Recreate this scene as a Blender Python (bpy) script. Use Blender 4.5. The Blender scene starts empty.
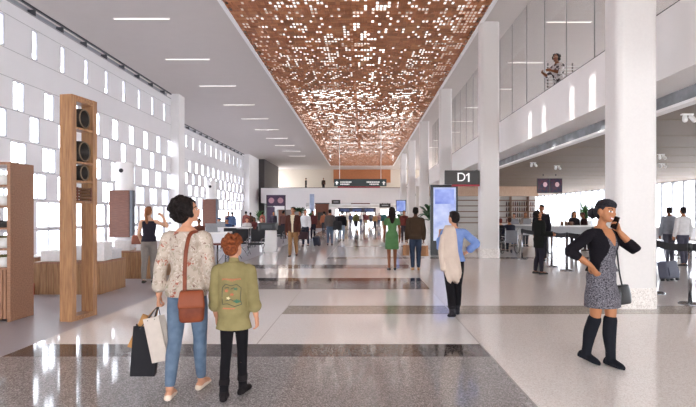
import bpy, bmesh, math, random
from mathutils import Vector, Matrix, Euler
from mathutils.bvhtree import BVHTree
R = math.radians
SC = bpy.context.scene
COL = SC.collection
rnd = random.Random(7)
F, VX, VY, EYE = 485.0, 363.0, 214.5, 1.55      # focal length in pixels, vanishing point, eye height

def at(px, Y):
    """lateral position of an image column at depth Y"""
    return (px - VX) / F * Y
def hz(py, Y):
    """height of an image row at depth Y"""
    return EYE + (VY - py) / F * Y
def depth(py):
    """depth of a floor point seen at an image row"""
    return F * EYE / (py - VY)

# ------------------------------------------------------------------ materials
def lin(c):
    if isinstance(c, str):
        c = [int(c[i:i+2], 16) / 255 for i in (0, 2, 4)]
    return tuple(((v / 12.92) if v <= .04045 else ((v + .055) / 1.055) ** 2.4) for v in c)

MATS = {}
def mat(name, col, rough=.6, metal=0., var=.08, scale=18., col2=None, stretch=None, bump=0., emit=0., spec=.5):
    """principled surface with a procedural colour variation"""
    if name in MATS: return MATS[name]
    m = bpy.data.materials.new(name); m.use_nodes = True
    nt = m.node_tree; b = nt.nodes['Principled BSDF']
    c = lin(col)
    c2 = lin(col2) if col2 else tuple(max(0, v * (1 - var)) for v in c)
    tc = nt.nodes.new('ShaderNodeTexCoord'); mp = nt.nodes.new('ShaderNodeMapping')
    nz = nt.nodes.new('ShaderNodeTexNoise'); nz.inputs['Scale'].default_value = scale
    nz.inputs['Detail'].default_value = 4
    if stretch: mp.inputs['Scale'].default_value = stretch
    rp = nt.nodes.new('ShaderNodeValToRGB')
    rp.color_ramp.elements[0].position = .35; rp.color_ramp.elements[1].position = .65
    rp.color_ramp.elements[0].color = (*c2, 1); rp.color_ramp.elements[1].color = (*c, 1)
    L = nt.links.new
    L(tc.outputs['Object'], mp.inputs[0]); L(mp.outputs[0], nz.inputs['Vector'])
    L(nz.outputs['Fac'], rp.inputs[0]); L(rp.outputs[0], b.inputs['Base Color'])
    b.inputs['Roughness'].default_value = rough; b.inputs['Metallic'].default_value = metal
    b.inputs['Specular IOR Level'].default_value = spec
    if bump:
        bp = nt.nodes.new('ShaderNodeBump'); bp.inputs['Strength'].default_value = bump
        bp.inputs['Distance'].default_value = .01
        L(nz.outputs['Fac'], bp.inputs['Height']); L(bp.outputs[0], b.inputs['Normal'])
    if emit:
        L(rp.outputs[0], b.inputs['Emission Color']); b.inputs['Emission Strength'].default_value = emit
    MATS[name] = m
    return m

def wood(name, c1, c2, axis='z', rough=.45, scale=6.):
    st = {'z': (6, 6, .5), 'y': (6, .5, 6), 'x': (.5, 6, 6)}[axis]
    return mat(name, c1, rough, 0, scale=scale, col2=c2, stretch=st, bump=.05)

def terrazzo(name, base, chips, rough=.12, scale=90., amount=.5, var=None):
    if name in MATS: return MATS[name]
    m = bpy.data.materials.new(name); m.use_nodes = True
    nt = m.node_tree; b = nt.nodes['Principled BSDF']; L = nt.links.new
    tc = nt.nodes.new('ShaderNodeTexCoord')
    v = nt.nodes.new('ShaderNodeTexVoronoi'); v.inputs['Scale'].default_value = scale
    sep = nt.nodes.new('ShaderNodeSeparateColor')
    rp = nt.nodes.new('ShaderNodeValToRGB'); e = rp.color_ramp.elements
    cb = lin(base); e[0].position = 0; e[0].color = (*cb, 1)
    e[1].position = 1 - amount; e[1].color = (*cb, 1)
    rp.color_ramp.interpolation = 'CONSTANT'
    n = len(chips)
    for i, c in enumerate(chips):
        x = e.new(1 - amount + amount * (i + .3) / n); x.color = (*lin(c), 1)
    L(tc.outputs['Object'], v.inputs['Vector']); L(v.outputs['Color'], sep.inputs[0])
    L(sep.outputs[0], rp.inputs[0]); L(rp.outputs[0], b.inputs['Base Color'])
    b.inputs['Roughness'].default_value = rough; b.inputs['IOR'].default_value = 1.62
    MATS[name] = m
    return m

def glass(name, tint=(1, 1, 1), refl=.08):
    """thin clear pane: mostly see-through, a little mirror"""
    if name in MATS: return MATS[name]
    m = bpy.data.materials.new(name); m.use_nodes = True
    nt = m.node_tree; nt.nodes.clear(); L = nt.links.new
    o = nt.nodes.new('ShaderNodeOutputMaterial'); mx = nt.nodes.new('ShaderNodeMixShader')
    t = nt.nodes.new('ShaderNodeBsdfTransparent'); g = nt.nodes.new('ShaderNodeBsdfGlossy')
    t.inputs[0].default_value = (*tint, 1); g.inputs['Roughness'].default_value = .03
    mx.inputs[0].default_value = refl
    L(t.outputs[0], mx.inputs[1]); L(g.outputs[0], mx.inputs[2]); L(mx.outputs[0], o.inputs[0])
    MATS[name] = m
    return m

# ------------------------------------------------------------------ mesh builder
def catmull(pts, vals, n):
    if n <= 1 or len(pts) < 3: return pts, vals
    P, V = [], []
    for i in range(len(pts) - 1):
        p0 = pts[max(i-1, 0)]; p1 = pts[i]; p2 = pts[i+1]; p3 = pts[min(i+2, len(pts)-1)]
        for k in range(n):
            t = k / n
            P.append(.5 * ((2*p1) + (p2-p0)*t + (2*p0-5*p1+4*p2-p3)*t*t + (3*p1-p0-3*p2+p3)*t**3))
            V.append(vals[i] * (1-t) + vals[i+1] * t)
    P.append(pts[-1]); V.append(vals[-1])
    return P, V

class MB:
    def __init__(s): s.v = []; s.f = []; s.m = []
    def add(s, vs, fs, mi=0):
        b = len(s.v); s.v += [Vector(v) for v in vs]
        for f in fs: s.f.append(tuple(b + i for i in f)); s.m.append(mi)
        return b
    def box(s, x0, x1, y0, y1, z0, z1, mi=0, M=None):
        vs = [Vector((x, y, z)) for z in (z0, z1) for y in (y0, y1) for x in (x0, x1)]
        if M: vs = [M @ v for v in vs]
        s.add(vs, [(0,2,3,1),(4,5,7,6),(0,1,5,4),(2,6,7,3),(0,4,6,2),(1,3,7,5)], mi)
        return s
    def rbox(s, x0, x1, y0, y1, z0, z1, r, mi=0, M=None, seg=3):
        """box with rounded vertical edges"""
        pts = []
        for cx, cy, a0 in ((x1-r, y1-r, 0), (x0+r, y1-r, 90), (x0+r, y0+r, 180), (x1-r, y0+r, 270)):
            for k in range(seg + 1):
                a = R(a0 + 90 * k / seg); pts.append((cx + r*math.cos(a), cy + r*math.sin(a)))
        return s.prism(pts, z0, z1, mi, M)
    def prism(s, pts, z0, z1, mi=0, M=None):
        n = len(pts)
        vs = [Vector((x, y, z0)) for x, y in pts] + [Vector((x, y, z1)) for x, y in pts]
        if M: vs = [M @ v for v in vs]
        fs = [(i, (i+1) % n, n + (i+1) % n, n + i) for i in range(n)]
        fs += [tuple(range(n-1, -1, -1)), tuple(range(n, 2*n))]
        s.add(vs, fs, mi); return s
    def rings(s, rs, mi=0, cap=True):
        n = len(rs[0]); vs = [v for r in rs for v in r]; fs = []
        for j in range(len(rs) - 1):
            for i in range(n):
                fs.append((j*n+i, j*n+(i+1) % n, (j+1)*n+(i+1) % n, (j+1)*n+i))
        if cap:
            fs.append(tuple(range(n-1, -1, -1))); fs.append(tuple(range((len(rs)-1)*n, len(rs)*n)))
        s.add(vs, fs, mi); return s
    def loft(s, secs, n=20, mi=0, p=2.0, sub=1, M=None):
        """secs: (z, rx, ry, cx, cy) horizontal ellipse sections"""
        secs = [tuple(x) + (0,) * (5 - len(x)) for x in secs]
        pv = [Vector((x[3], x[4], x[0])) for x in secs]; rv = [Vector((x[1], x[2])) for x in secs]
        pv, rv = catmull(pv, rv, sub)
        rs = []
        for c, r in zip(pv, rv):
            ring = []
            for i in range(n):
                a = 2 * math.pi * i / n; ca, sa = math.cos(a), math.sin(a)
                x = math.copysign(abs(ca) ** (2/p), ca) * r.x; y = math.copysign(abs(sa) ** (2/p), sa) * r.y
                v = Vector((c.x + x, c.y + y, c.z)); ring.append(M @ v if M else v)
            rs.append(ring)
        return s.rings(rs, mi)
    def lathe(s, prof, x=0, y=0, n=24, mi=0, M=None):
        return s.loft([(z, r, r, x, y) for r, z in prof], n, mi, M=M)
    def limb(s, pts, rad, n=12, mi=0, sub=4, flat=None, caps=True):
        """round tapered tube through pts; flat=(axis, factor) squashes along an axis"""
        pts = [Vector(p) for p in pts]; rad = list(rad) if not isinstance(rad, (int, float)) else [rad] * len(pts)
        pts, rad = catmull(pts, rad, sub)
        t0 = (pts[1] - pts[0]).normalized()
        up = Vector((0, 0, 1)) if abs(t0.z) < .9 else Vector((1, 0, 0))
        if flat: up = Vector(flat[0])
        u = (up - t0 * up.dot(t0)).normalized(); rs = []; N = len(pts)
        def ring(c, t, u, r):
            w = t.cross(u); k = flat[1] if flat else 1.
            return [c + u * (r * k * math.cos(2*math.pi*i/n)) + w * (r * math.sin(2*math.pi*i/n)) for i in range(n)]
        for i in range(N):
            t = (pts[min(i+1, N-1)] - pts[max(i-1, 0)]).normalized()
            u = (u - t * u.dot(t)).normalized()
            if i == 0 and caps:
                for a in (75, 50, 25): rs.append(ring(pts[0] - t * rad[0] * math.sin(R(a)), t, u, rad[0] * math.cos(R(a))))
            rs.append(ring(pts[i], t, u, rad[i]))
            if i == N-1 and caps:
                for a in (25, 50, 75): rs.append(ring(pts[i] + t * rad[i] * math.sin(R(a)), t, u, rad[i] * math.cos(R(a))))
        return s.rings(rs, mi)
    def rod(s, a, b, r, n=10, mi=0, M=None):
        a, b = Vector(a), Vector(b)
        if M: a, b = M @ a, M @ b
        return s.limb([a, b], [r, r], n, mi, 1, None, False)
    def ball(s, c, r, n=14, m=9, mi=0, M=None):
        c = Vector(c); r = Vector(r) if not isinstance(r, (int, float)) else Vector((r, r, r)); rs = []
        for j in range(m):
            a = math.pi * (j + .25) / (m - .5) - math.pi/2
            rs.append([c + Vector((r.x*math.cos(a)*math.cos(2*math.pi*i/n), r.y*math.cos(a)*math.sin(2*math.pi*i/n), r.z*math.sin(a))) for i in range(n)])
        if M: rs = [[M @ v for v in q] for q in rs]
        return s.rings(rs, mi)
    def xf(s, M, start=0):
        for i in range(start, len(s.v)): s.v[i] = M @ s.v[i]
        return s
    def mesh(s, name, mats, smooth=False):
        me = bpy.data.meshes.new(name); me.from_pydata([tuple(v) for v in s.v], [], s.f)
        for m in mats: me.materials.append(m)
        if len(mats) > 1: me.polygons.foreach_set('material_index', s.m)
        bm = bmesh.new(); bm.from_mesh(me); bmesh.ops.recalc_face_normals(bm, faces=bm.faces); bm.to_mesh(me); bm.free()
        if smooth: me.polygons.foreach_set('use_smooth', [True] * len(me.polygons))
        return me
    def build(s, name, mats, parent=None, smooth=False, loc=(0,0,0), bevel=0.):
        if not isinstance(mats, (list, tuple)): mats = [mats]
        return link(name, s.mesh(name, mats, smooth), parent, loc, bevel)

def link(name, me, parent=None, loc=(0,0,0), bevel=0.):
    o = bpy.data.objects.new(name, me); COL.objects.link(o); o.location = loc
    if parent: o.parent = parent
    if bevel:
        b = o.modifiers.new('bevel', 'BEVEL'); b.width = bevel; b.segments = 2; b.limit_method = 'ANGLE'; b.angle_limit = R(40)
    return o

def tag(o, label=None, cat=None, group=None, kind=None):
    if label: o['label'] = label
    if cat: o['category'] = cat
    if group: o['group'] = group
    if kind: o['kind'] = kind
    return o
def thing(name, label, cat, loc=(0,0,0), rz=0., group=None):
    o = bpy.data.objects.new(name, None); COL.objects.link(o)
    o.location = loc; o.rotation_euler = (0, 0, rz); o.empty_display_size = .2
    return tag(o, label, cat, group)
def dup(root, loc, rz=0., label=None, group=None):
    r = root.copy(); COL.objects.link(r); r.location = loc; r.rotation_euler = (0, 0, rz)
    if label: r['label'] = label
    if group: r['group'] = group
    for ch in list(root.children):
        c = ch.copy(); COL.objects.link(c); c.parent = r
        for g in ch.children:
            d = g.copy(); COL.objects.link(d); d.parent = c
    return r
def struct(name, mb, mats, label=None, parent=None, smooth=False):
    o = mb.build(name, mats, parent, smooth)
    if not parent: tag(o, label, None, None, 'structure')
    return o
def remesh(mb, name, vox, smooth=2, mats=()):
    """weld overlapping closed pieces into one continuous surface"""
    o = mb.build('tmp', list(mats) or [mat('tmp', 'ffffff')])
    md = o.modifiers.new('r', 'REMESH'); md.mode = 'VOXEL'; md.voxel_size = vox
    if smooth:
        sm = o.modifiers.new('s', 'SMOOTH'); sm.factor = .5; sm.iterations = smooth
    dg = bpy.context.evaluated_depsgraph_get(); dg.update()
    me = bpy.data.meshes.new_from_object(o.evaluated_get(dg)); old = o.data
    bpy.data.objects.remove(o); bpy.data.meshes.remove(old)
    me.name = name; me.materials.clear()
    for m in mats: me.materials.append(m)
    n = len(me.polygons)
    me.polygons.foreach_set('material_index', [0] * n); me.polygons.foreach_set('use_smooth', [True] * n)
    return me
EXPOSURE, SKY, SUNP = 1.95, 2.7, 75000
# ------------------------------------------------------------------ camera, world, colour
cam = bpy.data.cameras.new('camera'); co = bpy.data.objects.new('camera', cam); COL.objects.link(co)
co.location = (0, 0, EYE); co.rotation_euler = (R(90), 0, 0)
cam.sensor_width = 36; cam.lens = F / 696 * 36
cam.shift_x = (348 - VX) / 696; cam.shift_y = (VY - 203.5) / 696
cam.clip_end = 400
SC.camera = co
vs = SC.view_settings; vs.view_transform = 'Standard'; vs.look = 'None'; vs.gamma = 1; vs.use_curve_mapping = False
vs.exposure = EXPOSURE
w = bpy.data.worlds.new('sky'); SC.world = w; w.use_nodes = True
bg = w.node_tree.nodes['Background']; bg.inputs[0].default_value = (.93, .96, 1, 1); bg.inputs[1].default_value = SKY
SC.cycles.max_bounces = 8; SC.cycles.diffuse_bounces = 5; SC.cycles.transparent_max_bounces = 24
SC.cycles.use_denoising = True
SC.cycles.sample_clamp_indirect = 6

# ------------------------------------------------------------------ surface library
WHITE = mat('white_plaster', 'eeebea', .5, var=.015, scale=3)
WPANEL = mat('white_facade_panel', 'e6e4e6', .45, var=.015, scale=2)
CEIL = mat('ceiling_board', 'c5bdb8', .7, var=.02, scale=2)
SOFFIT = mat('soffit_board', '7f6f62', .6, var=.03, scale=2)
GROOVE = mat('grey_joint', 'a9a6a8', .6)
FRAME = mat('window_frame_grey', 'a8a8b0', .5)
DARKTRIM = mat('dark_trim', '3a3b40', .5)
STEEL = mat('brushed_steel', '9c9ca0', .25, .9, var=.05)
BLACK = mat('black_plastic', '17171a', .4)
BLKFAB = mat('black_fabric', '1d1c20', .8, scale=120)
WHITEGLOSS = mat('white_lacquer', 'f2f0ef', .2, var=.01)
PANE = glass('window_glass', (.97, .98, 1), .06)
CLEAR = glass('clear_glass', (.90, .895, .89), .03)
OAK = wood('oak', 'ad8058', '8d6342', 'z')
OAKX = wood('oak_along', 'ab7e56', '8b6141', 'x')
WALNUT = wood('walnut', 'a0755a', '875f46', 'z')
WALNUTH = wood('walnut_fluted', '9e7458', '855d45', 'x', scale=9)
BROWNPANEL = wood('brown_panel', '7a4a36', '63392a', 'x', scale=9)
COPPER = wood('cedar', 'b9764a', '9c5f3a', 'y', .5, 4)
LAMP = mat('lamp_white', 'fff8f0', .5, var=0, emit=.5)
LEAF = mat('leaf_green', '3f7a35', .45, var=.45, scale=9)
LEAFD = mat('leaf_dark', '2f5c33', .45, var=.4, scale=9)
SOIL = mat('soil', '3b2c22', .9)

# ------------------------------------------------------------------ floor
XL, XM, XR = -3.94, -1.27, 1.40
TW = terrazzo('white_terrazzo', 'faf7f5', ['f3efed', 'fcfaf9', 'ece8e5'], .06, 110, .5)
TB = terrazzo('beige_terrazzo', 'f3ece7', ['e9e2dc', 'f8f4f0', 'e2d9d3'], .11, 100, .6)
TG = terrazzo('grey_terrazzo', '979393', ['7e7a7a', 'aba7a6', '878383', 'bdb9b8'], .075, 110, .75)
TK = terrazzo('dark_terrazzo', '544d4b', ['3a3534', '6d6563', '49423f'], .07, 70, .6)
TT = terrazzo('tan_terrazzo', 'aca295', ['958a7d', 'c0b8ac'], .13, 70, .5)
CARPET = mat('grey_resin', 'a9a5ab', .35, var=.05, scale=30)
TJ = mat('floor_joint', '9f9894', .4)
xs = [-34, XL, XM - .008, XM + .008, XR - .009, XR + .009, 4.9, 34]
yb = [(-9, 'g'), (5.29, 'k'), (5.80, 'w'), (7.55, 't'), (8.25, 'w'), (10.05, 'g'), (11.30, 'k'), (11.85, 'w'), (13.9, 'm'), (15.0, 'w'), (17.0, 't'), (17.6, 'w'),
      (23.4, 't'), (23.9, 'w'), (95, None)]
fl = MB()
for i in range(len(xs) - 1):
    for j in range(len(yb) - 1):
        x0, x1, y0, y1, k = xs[i], xs[i+1], yb[j][0], yb[j+1][0], yb[j][1]
        if i == 0: m = 5
        elif i in (2, 4): m = 6 if k in 'wt' or i == 4 else {'g': 2, 'k': 3, 'm': 2}[k]
        elif i in (5, 6): m = 4 if k == 't' else 1
        elif i == 1: m = {'w': 0, 't': 0, 'g': 2, 'k': 3, 'm': 2}[k]
        else: m = {'w': 0, 't': 4, 'g': 2, 'k': 3, 'm': 2}[k]
        fl.add([(x0, y0, 0), (x1, y0, 0), (x1, y1, 0), (x0, y1, 0)], [(0, 1, 2, 3)], m)
struct('floor', fl, [TW, TB, TG, TK, TT, CARPET, TJ], 'polished concourse floor of white, grey and beige terrazzo with cross bands')

# ------------------------------------------------------------------ left window walls
CZ = 8.40
ROWS = [(6.68, 7.64, .28, 0, 0), (4.82, 5.74, .52, .75, 1), (3.92, 4.78, .48, 0, 0), (3.0, 3.84, .72, .75, 1),
        (2.06, 2.92, .90, .15, 1), (1.10, 1.98, 1.32, .75, 1), (.12, 1.02, 1.32, .75, 1)]
WIN = [0]
def window(X, yc, z0, z1, wd, mull, cache={}):
    key = (round(z1 - z0, 3), wd, mull)
    if key not in cache:
        h = z1 - z0; a = MB(); t = .025
        a.box(-.04, .012, -wd/2, -wd/2 + t, 0, h).box(-.04, .012, wd/2 - t, wd/2, 0, h)
        a.box(-.04, .012, -wd/2 + t, wd/2 - t, h - t, h).box(-.04, .012, -wd/2 + t, wd/2 - t, 0, t)
        if mull: a.box(-.04, .012, -t*.7, t*.7, t, h - t)
        p = MB().box(-.015, -.005, -wd/2 + t, wd/2 - t, t, h - t)
        cache[key] = (a.mesh('window_frame', [FRAME]), p.mesh('pane', [PANE]))
    WIN[0] += 1
    o = link('window_%d' % WIN[0], cache[key][0], None, (X - .012, yc, z0)); tag(o, None, None, None, 'structure')
    g = link('pane', cache[key][1], o)
    return o
def facade(name, X, y0, y1, label):
    wmb = MB(); T = .07; zprev = 0.
    for z0, z1, wd, off, mull in sorted(ROWS):
        wmb.box(X - T, X, y0, y1, zprev, z0); zprev = z1
        c = 16.1 - .75 * (off == .75) + (off if off == .15 else 0)
        c -= 1.5 * math.floor((c - y0 - wd/2 - .05) / 1.5)
        e = y0
        while c + wd/2 < y1 - .05:
            if c - wd/2 > e: wmb.box(X - T, X, e, c - wd/2, z0, z1)
            window(X, c, z0, z1, wd, mull); e = c + wd/2; c += 1.5
        wmb.box(X - T, X, e, y1, z0, z1)
    wmb.box(X - T, X, y0, y1, zprev, 8.10)
    for z in (1.05, 2.02, 2.96, 3.88, 4.80, 5.78, 6.64, 7.68):
        wmb.box(X - .01, X + .004, y0, y1, z - .008, z + .008, 1)
    y = y0 + .6
    struct(name, wmb, [WPANEL, GROOVE], label)
facade('wall_left', -10.9, 6.9, 28.3, 'white panelled window wall left of the concourse, nearer section')
facade('wall_left_far', -13.5, 28.3, 55.0, 'white panelled window wall left of the concourse, farther section')
struct('trim_1', MB().box(-11.16, -10.45, 27.5, 28.4, 0, CZ).box(-13.76, -11.16, 28.2, 28.4, 0, CZ), WHITE, 'tall white pier between the two window wall sections')
struct('wall_left_end', MB().box(-13.9, -12.9, 55, 60, 0, CZ), WHITE, 'plain white wall before the dark block')
# slot of grey louvre panels under the ceiling
for nm, X, y0, y1 in (('trim_2', -10.9, 6.9, 27.5), ('trim_3', -13.5, 28.4, 55)):
    s = MB().box(X - .30, X - .22, y0, y1, 8.10, CZ, 0).box(X - .02, X + .02, y0, y1, 8.09, 8.13, 1).box(X - .02, X + .05, y0, y1, 8.34, CZ, 2)
    y = y0 + .2
    while y < y1: s.box(X - .22, X + .02, y - .03, y + .03, 8.13, 8.34, 2); y += 1.5
    struct(nm, s, [mat('louvre_grey', '8e9096', .4), GROOVE, DARKTRIM], 'dark ventilation slot along the top of window wall' + (' nearer part' if nm == 'trim_2' else ' farther part'))
struct('wall_dark_block', MB().box(-13.2, -12.2, 60, 70, 0, CZ), mat('charcoal_panel', '3d3839', .5, scale=1.5), 'dark charcoal clad block at the far left')

# ------------------------------------------------------------------ ceiling with cedar lattice under a skylight
WX0, WX1, WY0, WY1 = -4.5, 4.15, 5.0, 68.0
cl = MB()
cl.box(-14, WX0, -8, 74, CZ, CZ + .2).box(WX1, 20.2, -8, 74, CZ, CZ + .2).box(WX0, WX1, -8, WY0, CZ, CZ + .2).box(WX0, WX1, WY1, 74, CZ, CZ + .2)
y = 5.0
struct('ceiling', cl, [CEIL], 'pale flat ceiling on both sides of the cedar lattice')
tr = MB().box(WX0 - .14, WX0, WY0, WY1, CZ - .04, CZ + .5).box(WX1, WX1 + .14, WY0, WY1, CZ - .04, CZ + .5).box(WX0, WX1, WY1, WY1 + .14, CZ - .04, CZ + .5)
struct('trim_4', tr, WHITE, 'white edge profile around the cedar ceiling lattice')
pl = MB().box(WX0 - .3, WX0 - .15, WY0, WY1, CZ + .2, 10.2).box(WX1 + .15, WX1 + .3, WY0, WY1, CZ + .2, 10.2)
for i in range(17): pl.box(WX0 - .3, WX1 + .3, WY0 + 4*i - .1, WY0 + 4*i + .1, 10.2, 10.4)
for x in (-4.0, -.55, 1.35, 3.9): pl.box(x - .06, x + .06, WY0, WY1, 10.2, 10.4)
pl.box(WX0, WX1, WY1 + .2, WY1 + .3, CZ + .2, 10.2).box(WX0, WX1, WY0 - .3, WY0 - .2, CZ + .2, 10.2)
struct('ceiling_plenum', pl, [mat('plenum_white', 'f0e6de', .8)], 'upper void above the cedar lattice with a long skylight')
lat = MB(); z0 = CZ
px_, py_ = .128, .25
nx = int((WX1 - WX0) / px_); px_ = (WX1 - WX0) / nx
import mathutils
for i in range(nx + 1):
    x = WX0 + i * px_
    lat.box(max(WX0, x - .02), min(WX1, x + .02), WY0, WY1, z0 + .012, z0 + .026)
y = WY0 + .1
while y < WY1 - .1:
    lat.box(WX0, WX1, y - .024, y + .024, z0, z0 + .012)
    i = 0
    while i < nx:
        n_ = mathutils.noise.noise(Vector((i * px_ * .7, y * .22, 3.3))) * .6 + .45 * mathutils.noise.noise(Vector((i * 1.9, y * 1.1, 8.)))
        run = 1
        if rnd.random() < .56 - .45 * n_:
            while run < 3 and i + run < nx and rnd.random() < .45: run += 1
            x = WX0 + i * px_
            lat.box(x + .004, x + px_ * run - .004, y + .02, y + py_ - .02, z0 - rnd.choice((.004, .008, .014)), z0 + .011, rnd.choice((0, 0, 1, 2)))
        i += run
    y += py_
for i, (xa, xb, ya, yb_, tn) in enumerate(((WX0 - .2, -.55, WY0, 34, .36), (-.55, 1.35, WY0, 34, .52), (1.35, WX1 + .2, WY0, 34, .36), (WX0 - .2, WX1 + .2, 34, WY1, .64))):
    tag(MB().box(xa, xb, ya, yb_, 10.26, 10.28).build('window_%d' % (900 + i), glass('frosted_skylight_%d' % int(tn * 100), (tn, tn * .96, tn * .92), .02)), None, None, None, 'structure')
lo = lat.build('slatted_ceiling_lattice', [COPPER, wood('cedar_light', 'c68a5c', 'aa7046', 'x', .5, 4), wood('cedar_dark', 'a5673c', '8a5231', 'x', .5, 4)])
tag(lo, 'long coppery cedar lattice ceiling panel with scattered gaps down the middle of the hall', 'ceiling panel')

# strip lamps
def strip(x0, x1, Y, label, grp):
    t = thing('ceiling_strip_light', label, 'ceiling light', ((x0 + x1)/2, Y, CZ), 0, grp)
    L = (x1 - x0)/2
    MB().box(-L, L, -.04, .04, -.035, -.001).build('housing', WHITE, t)
    MB().box(-L + .03, L - .03, -.018, .018, -.042, -.0351).build('diffuser', LAMP, t)
k = 0
for i in range(11):
    Y = 12.5 + 4.42 * i
    strip(-8.7, -6.75, Y, 'slim white ceiling strip light left of the cedar lattice', 'strip lights on the left ceiling')
    if i < 9: strip(6.5, 8.1, 12.6 + 4.6 * i, 'slim white ceiling strip light above the right balcony', 'strip lights above the balcony')

# ------------------------------------------------------------------ right mezzanine
PX = 5.3; MZ = 4.35
struct('wall_parapet', MB().box(PX, PX + .14, 3, 62, 3.95, 5.13), WHITE, 'long white balcony parapet behind the column row')
struct('floor_mezzanine', MB().box(PX + .14, 20, 3, 62, 3.97, MZ), WHITE, 'upper balcony floor slab')
struct('trim_5', MB().box(PX + .0, PX + .16, 3, 62, 5.13, 5.15), DARKTRIM, 'dark handrail capping on the balcony parapet')
struct('trim_6', MB().box(6.1, 6.2, 3, 62, 3.69, 3.95, 1).box(6.04, 6.26, 3, 62, 3.63, 3.69, 0).box(PX + .14, 6.1, 3, 62, 3.95, 3.97, 0), [WHITE, mat('grey_slot_glass', '94979c', .15, var=.35, scale=2.5)], 'stepped white and grey edge below the balcony')
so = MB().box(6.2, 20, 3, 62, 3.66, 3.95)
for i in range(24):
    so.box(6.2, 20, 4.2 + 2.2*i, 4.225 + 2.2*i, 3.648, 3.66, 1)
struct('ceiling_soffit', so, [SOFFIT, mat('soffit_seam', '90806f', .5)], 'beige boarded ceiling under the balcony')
# glass screens on the parapet
gj = 0
for i in range(20):
    y0 = 6.6 + 1.55 * i
    g = MB().box(PX + .06, PX + .075, y0 + .01, y0 + 1.54, 5.17, CZ).build('window_%d' % (WIN[0] + 1), CLEAR); WIN[0] += 1
    tag(g, None, None, None, 'structure')
    MB().box(PX + .055, PX + .08, y0 - .006, y0 + .006, 5.165, CZ).build('joint_strip', mat('joint_grey', '9b9896', .4), g)
# right glazed wall, both levels
rw = MB(); X = 19.8
for z0, z1 in ((0, .12), (3.66, 4.5), (8.1, CZ)): rw.box(X, X + .25, 8, 62, z0, z1)
struct('wall_right', rw, WHITE, 'white sill, spandrel and head bands of the glazed right wall')
yy = 8.0; i = 0
def rwindow(y0, y1, z0, z1, cache={}):
    key = (round(y1-y0, 2), z0)
    if key not in cache:
        a = MB(); t = .06
        a.box(0, .2, 0, t, 0, z1-z0).box(0, .2, y1-y0-t, y1-y0, 0, z1-z0).box(0, .2, t, y1-y0-t, 0, t).box(0, .2, t, y1-y0-t, z1-z0-t, z1-z0)
        cache[key] = (a.mesh('window_frame', [mat('mullion_grey', 'a4a5ab', .5)]), MB().box(.08, .095, t, y1-y0-t, t, z1-z0-t).mesh('pane', [PANE]))
    WIN[0] += 1
    o = link('window_%d' % WIN[0], cache[key][0], None, (X, y0, z0)); tag(o, None, None, None, 'structure'); link('pane', cache[key][1], o)
while yy < 61.5:
    rwindow(yy, yy + 1.1, .12, 3.66); rwindow(yy + 1.1, yy + 2.2, .12, 3.66); rwindow(yy, yy + 2.2, 4.5, 8.1); yy += 2.2
# ------------------------------------------------------------------ far end
struct('wall_left_rear', MB().box(-11.0, -10.9, -8, 6.9, 0, CZ), WPANEL, 'plain white left wall beside the viewpoint')
struct('wall_right_rear', MB().box(19.8, 20.05, -8, 8, 0, CZ), WHITE, 'plain white right wall beside the viewpoint')
struct('wall_rear', MB().box(-20, 20, -8.3, -8, 3.3, CZ), WHITE, 'white wall above an unseen opening added for light behind the viewpoint')  # opening underneath is sized to admit fill light from behind the camera
struct('wall_far', MB().box(-13, 20, 74, 74.3, 2.9, CZ).box(-13, 6.5, 74, 74.3, 4.0, 4.1), mat('far_beige', 'cbbfb0', .7), 'beige far wall above the bridge')
struct('wall_far_cedar', MB().box(-4.5, 4.2, 73.8, 74, 6.4, CZ), COPPER, 'cedar panelled strip on the far wall under the ceiling end')
struct('floor_bridge', MB().box(-12.2, 6.4, 58.2, 74, 2.93, 4.55), WHITE, 'bridge deck crossing the far end')
struct('wall_bridge', MB().box(-12.2, 6.4, 58, 58.2, 2.93, 4.72).box(-12.2, 6.4, 58, 58.2, 4.72, 4.78, 1), [WHITE, DARKTRIM], 'white bridge parapet crossing the far end')
bw = MB().box(-20, 20, 92, 92.3, 2.5, 3.4)  # gaps between the piers are added so sky light brightens the far end
for i in range(15):
    x = -20 + 40 * i / 14; bw.box(x - .5, x + .5, 92, 92.3, 0, 2.5)
struct('wall_back', bw, mat('back_grey', 'd9d3cf', .6), 'pale back wall under the far bridge with openings added to let light in')
struct('ceiling_back', MB().box(-20, 20, 74.3, 92, 2.93, 3.2), CEIL, 'low ceiling beyond the bridge')
struct('wall_right_far', MB().box(4.6, 20, 62, 62.2, 0, 3.95), WHITE, 'white wall closing the right bay')

# ------------------------------------------------------------------ columns
COLS = [(7.95, 'nearest large white column behind the woman on the phone'), (17.2, 'white column immediately right of the D1 gate sign'),
        (26.4, 'white column left of the D1 gate sign and totem screen'), (35.6, 'slim looking white column fourth from the camera'),
        (44.8, 'white column fifth in the row, near the small blue screen'), (54.0, 'farthest white column in the row')]
for Y, lab in COLS:
    t = tag(MB().rbox(4.18, 4.86, Y, Y + .52, 0.0, CZ, .12, seg=5).build('column', mat('column_tile', 'dad5d2', .55, var=.03, scale=30), None), lab, 'column')
    t['kind'] = 'structure'
    MB().rbox(4.172, 4.868, Y - .008, Y + .528, .0, .34, .12, seg=5).build('column_base', terrazzo('base_terrazzo', 'ded6d0', ['c9bfb8', 'e8e2dd'], .3, 60, .5), t)

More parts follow.
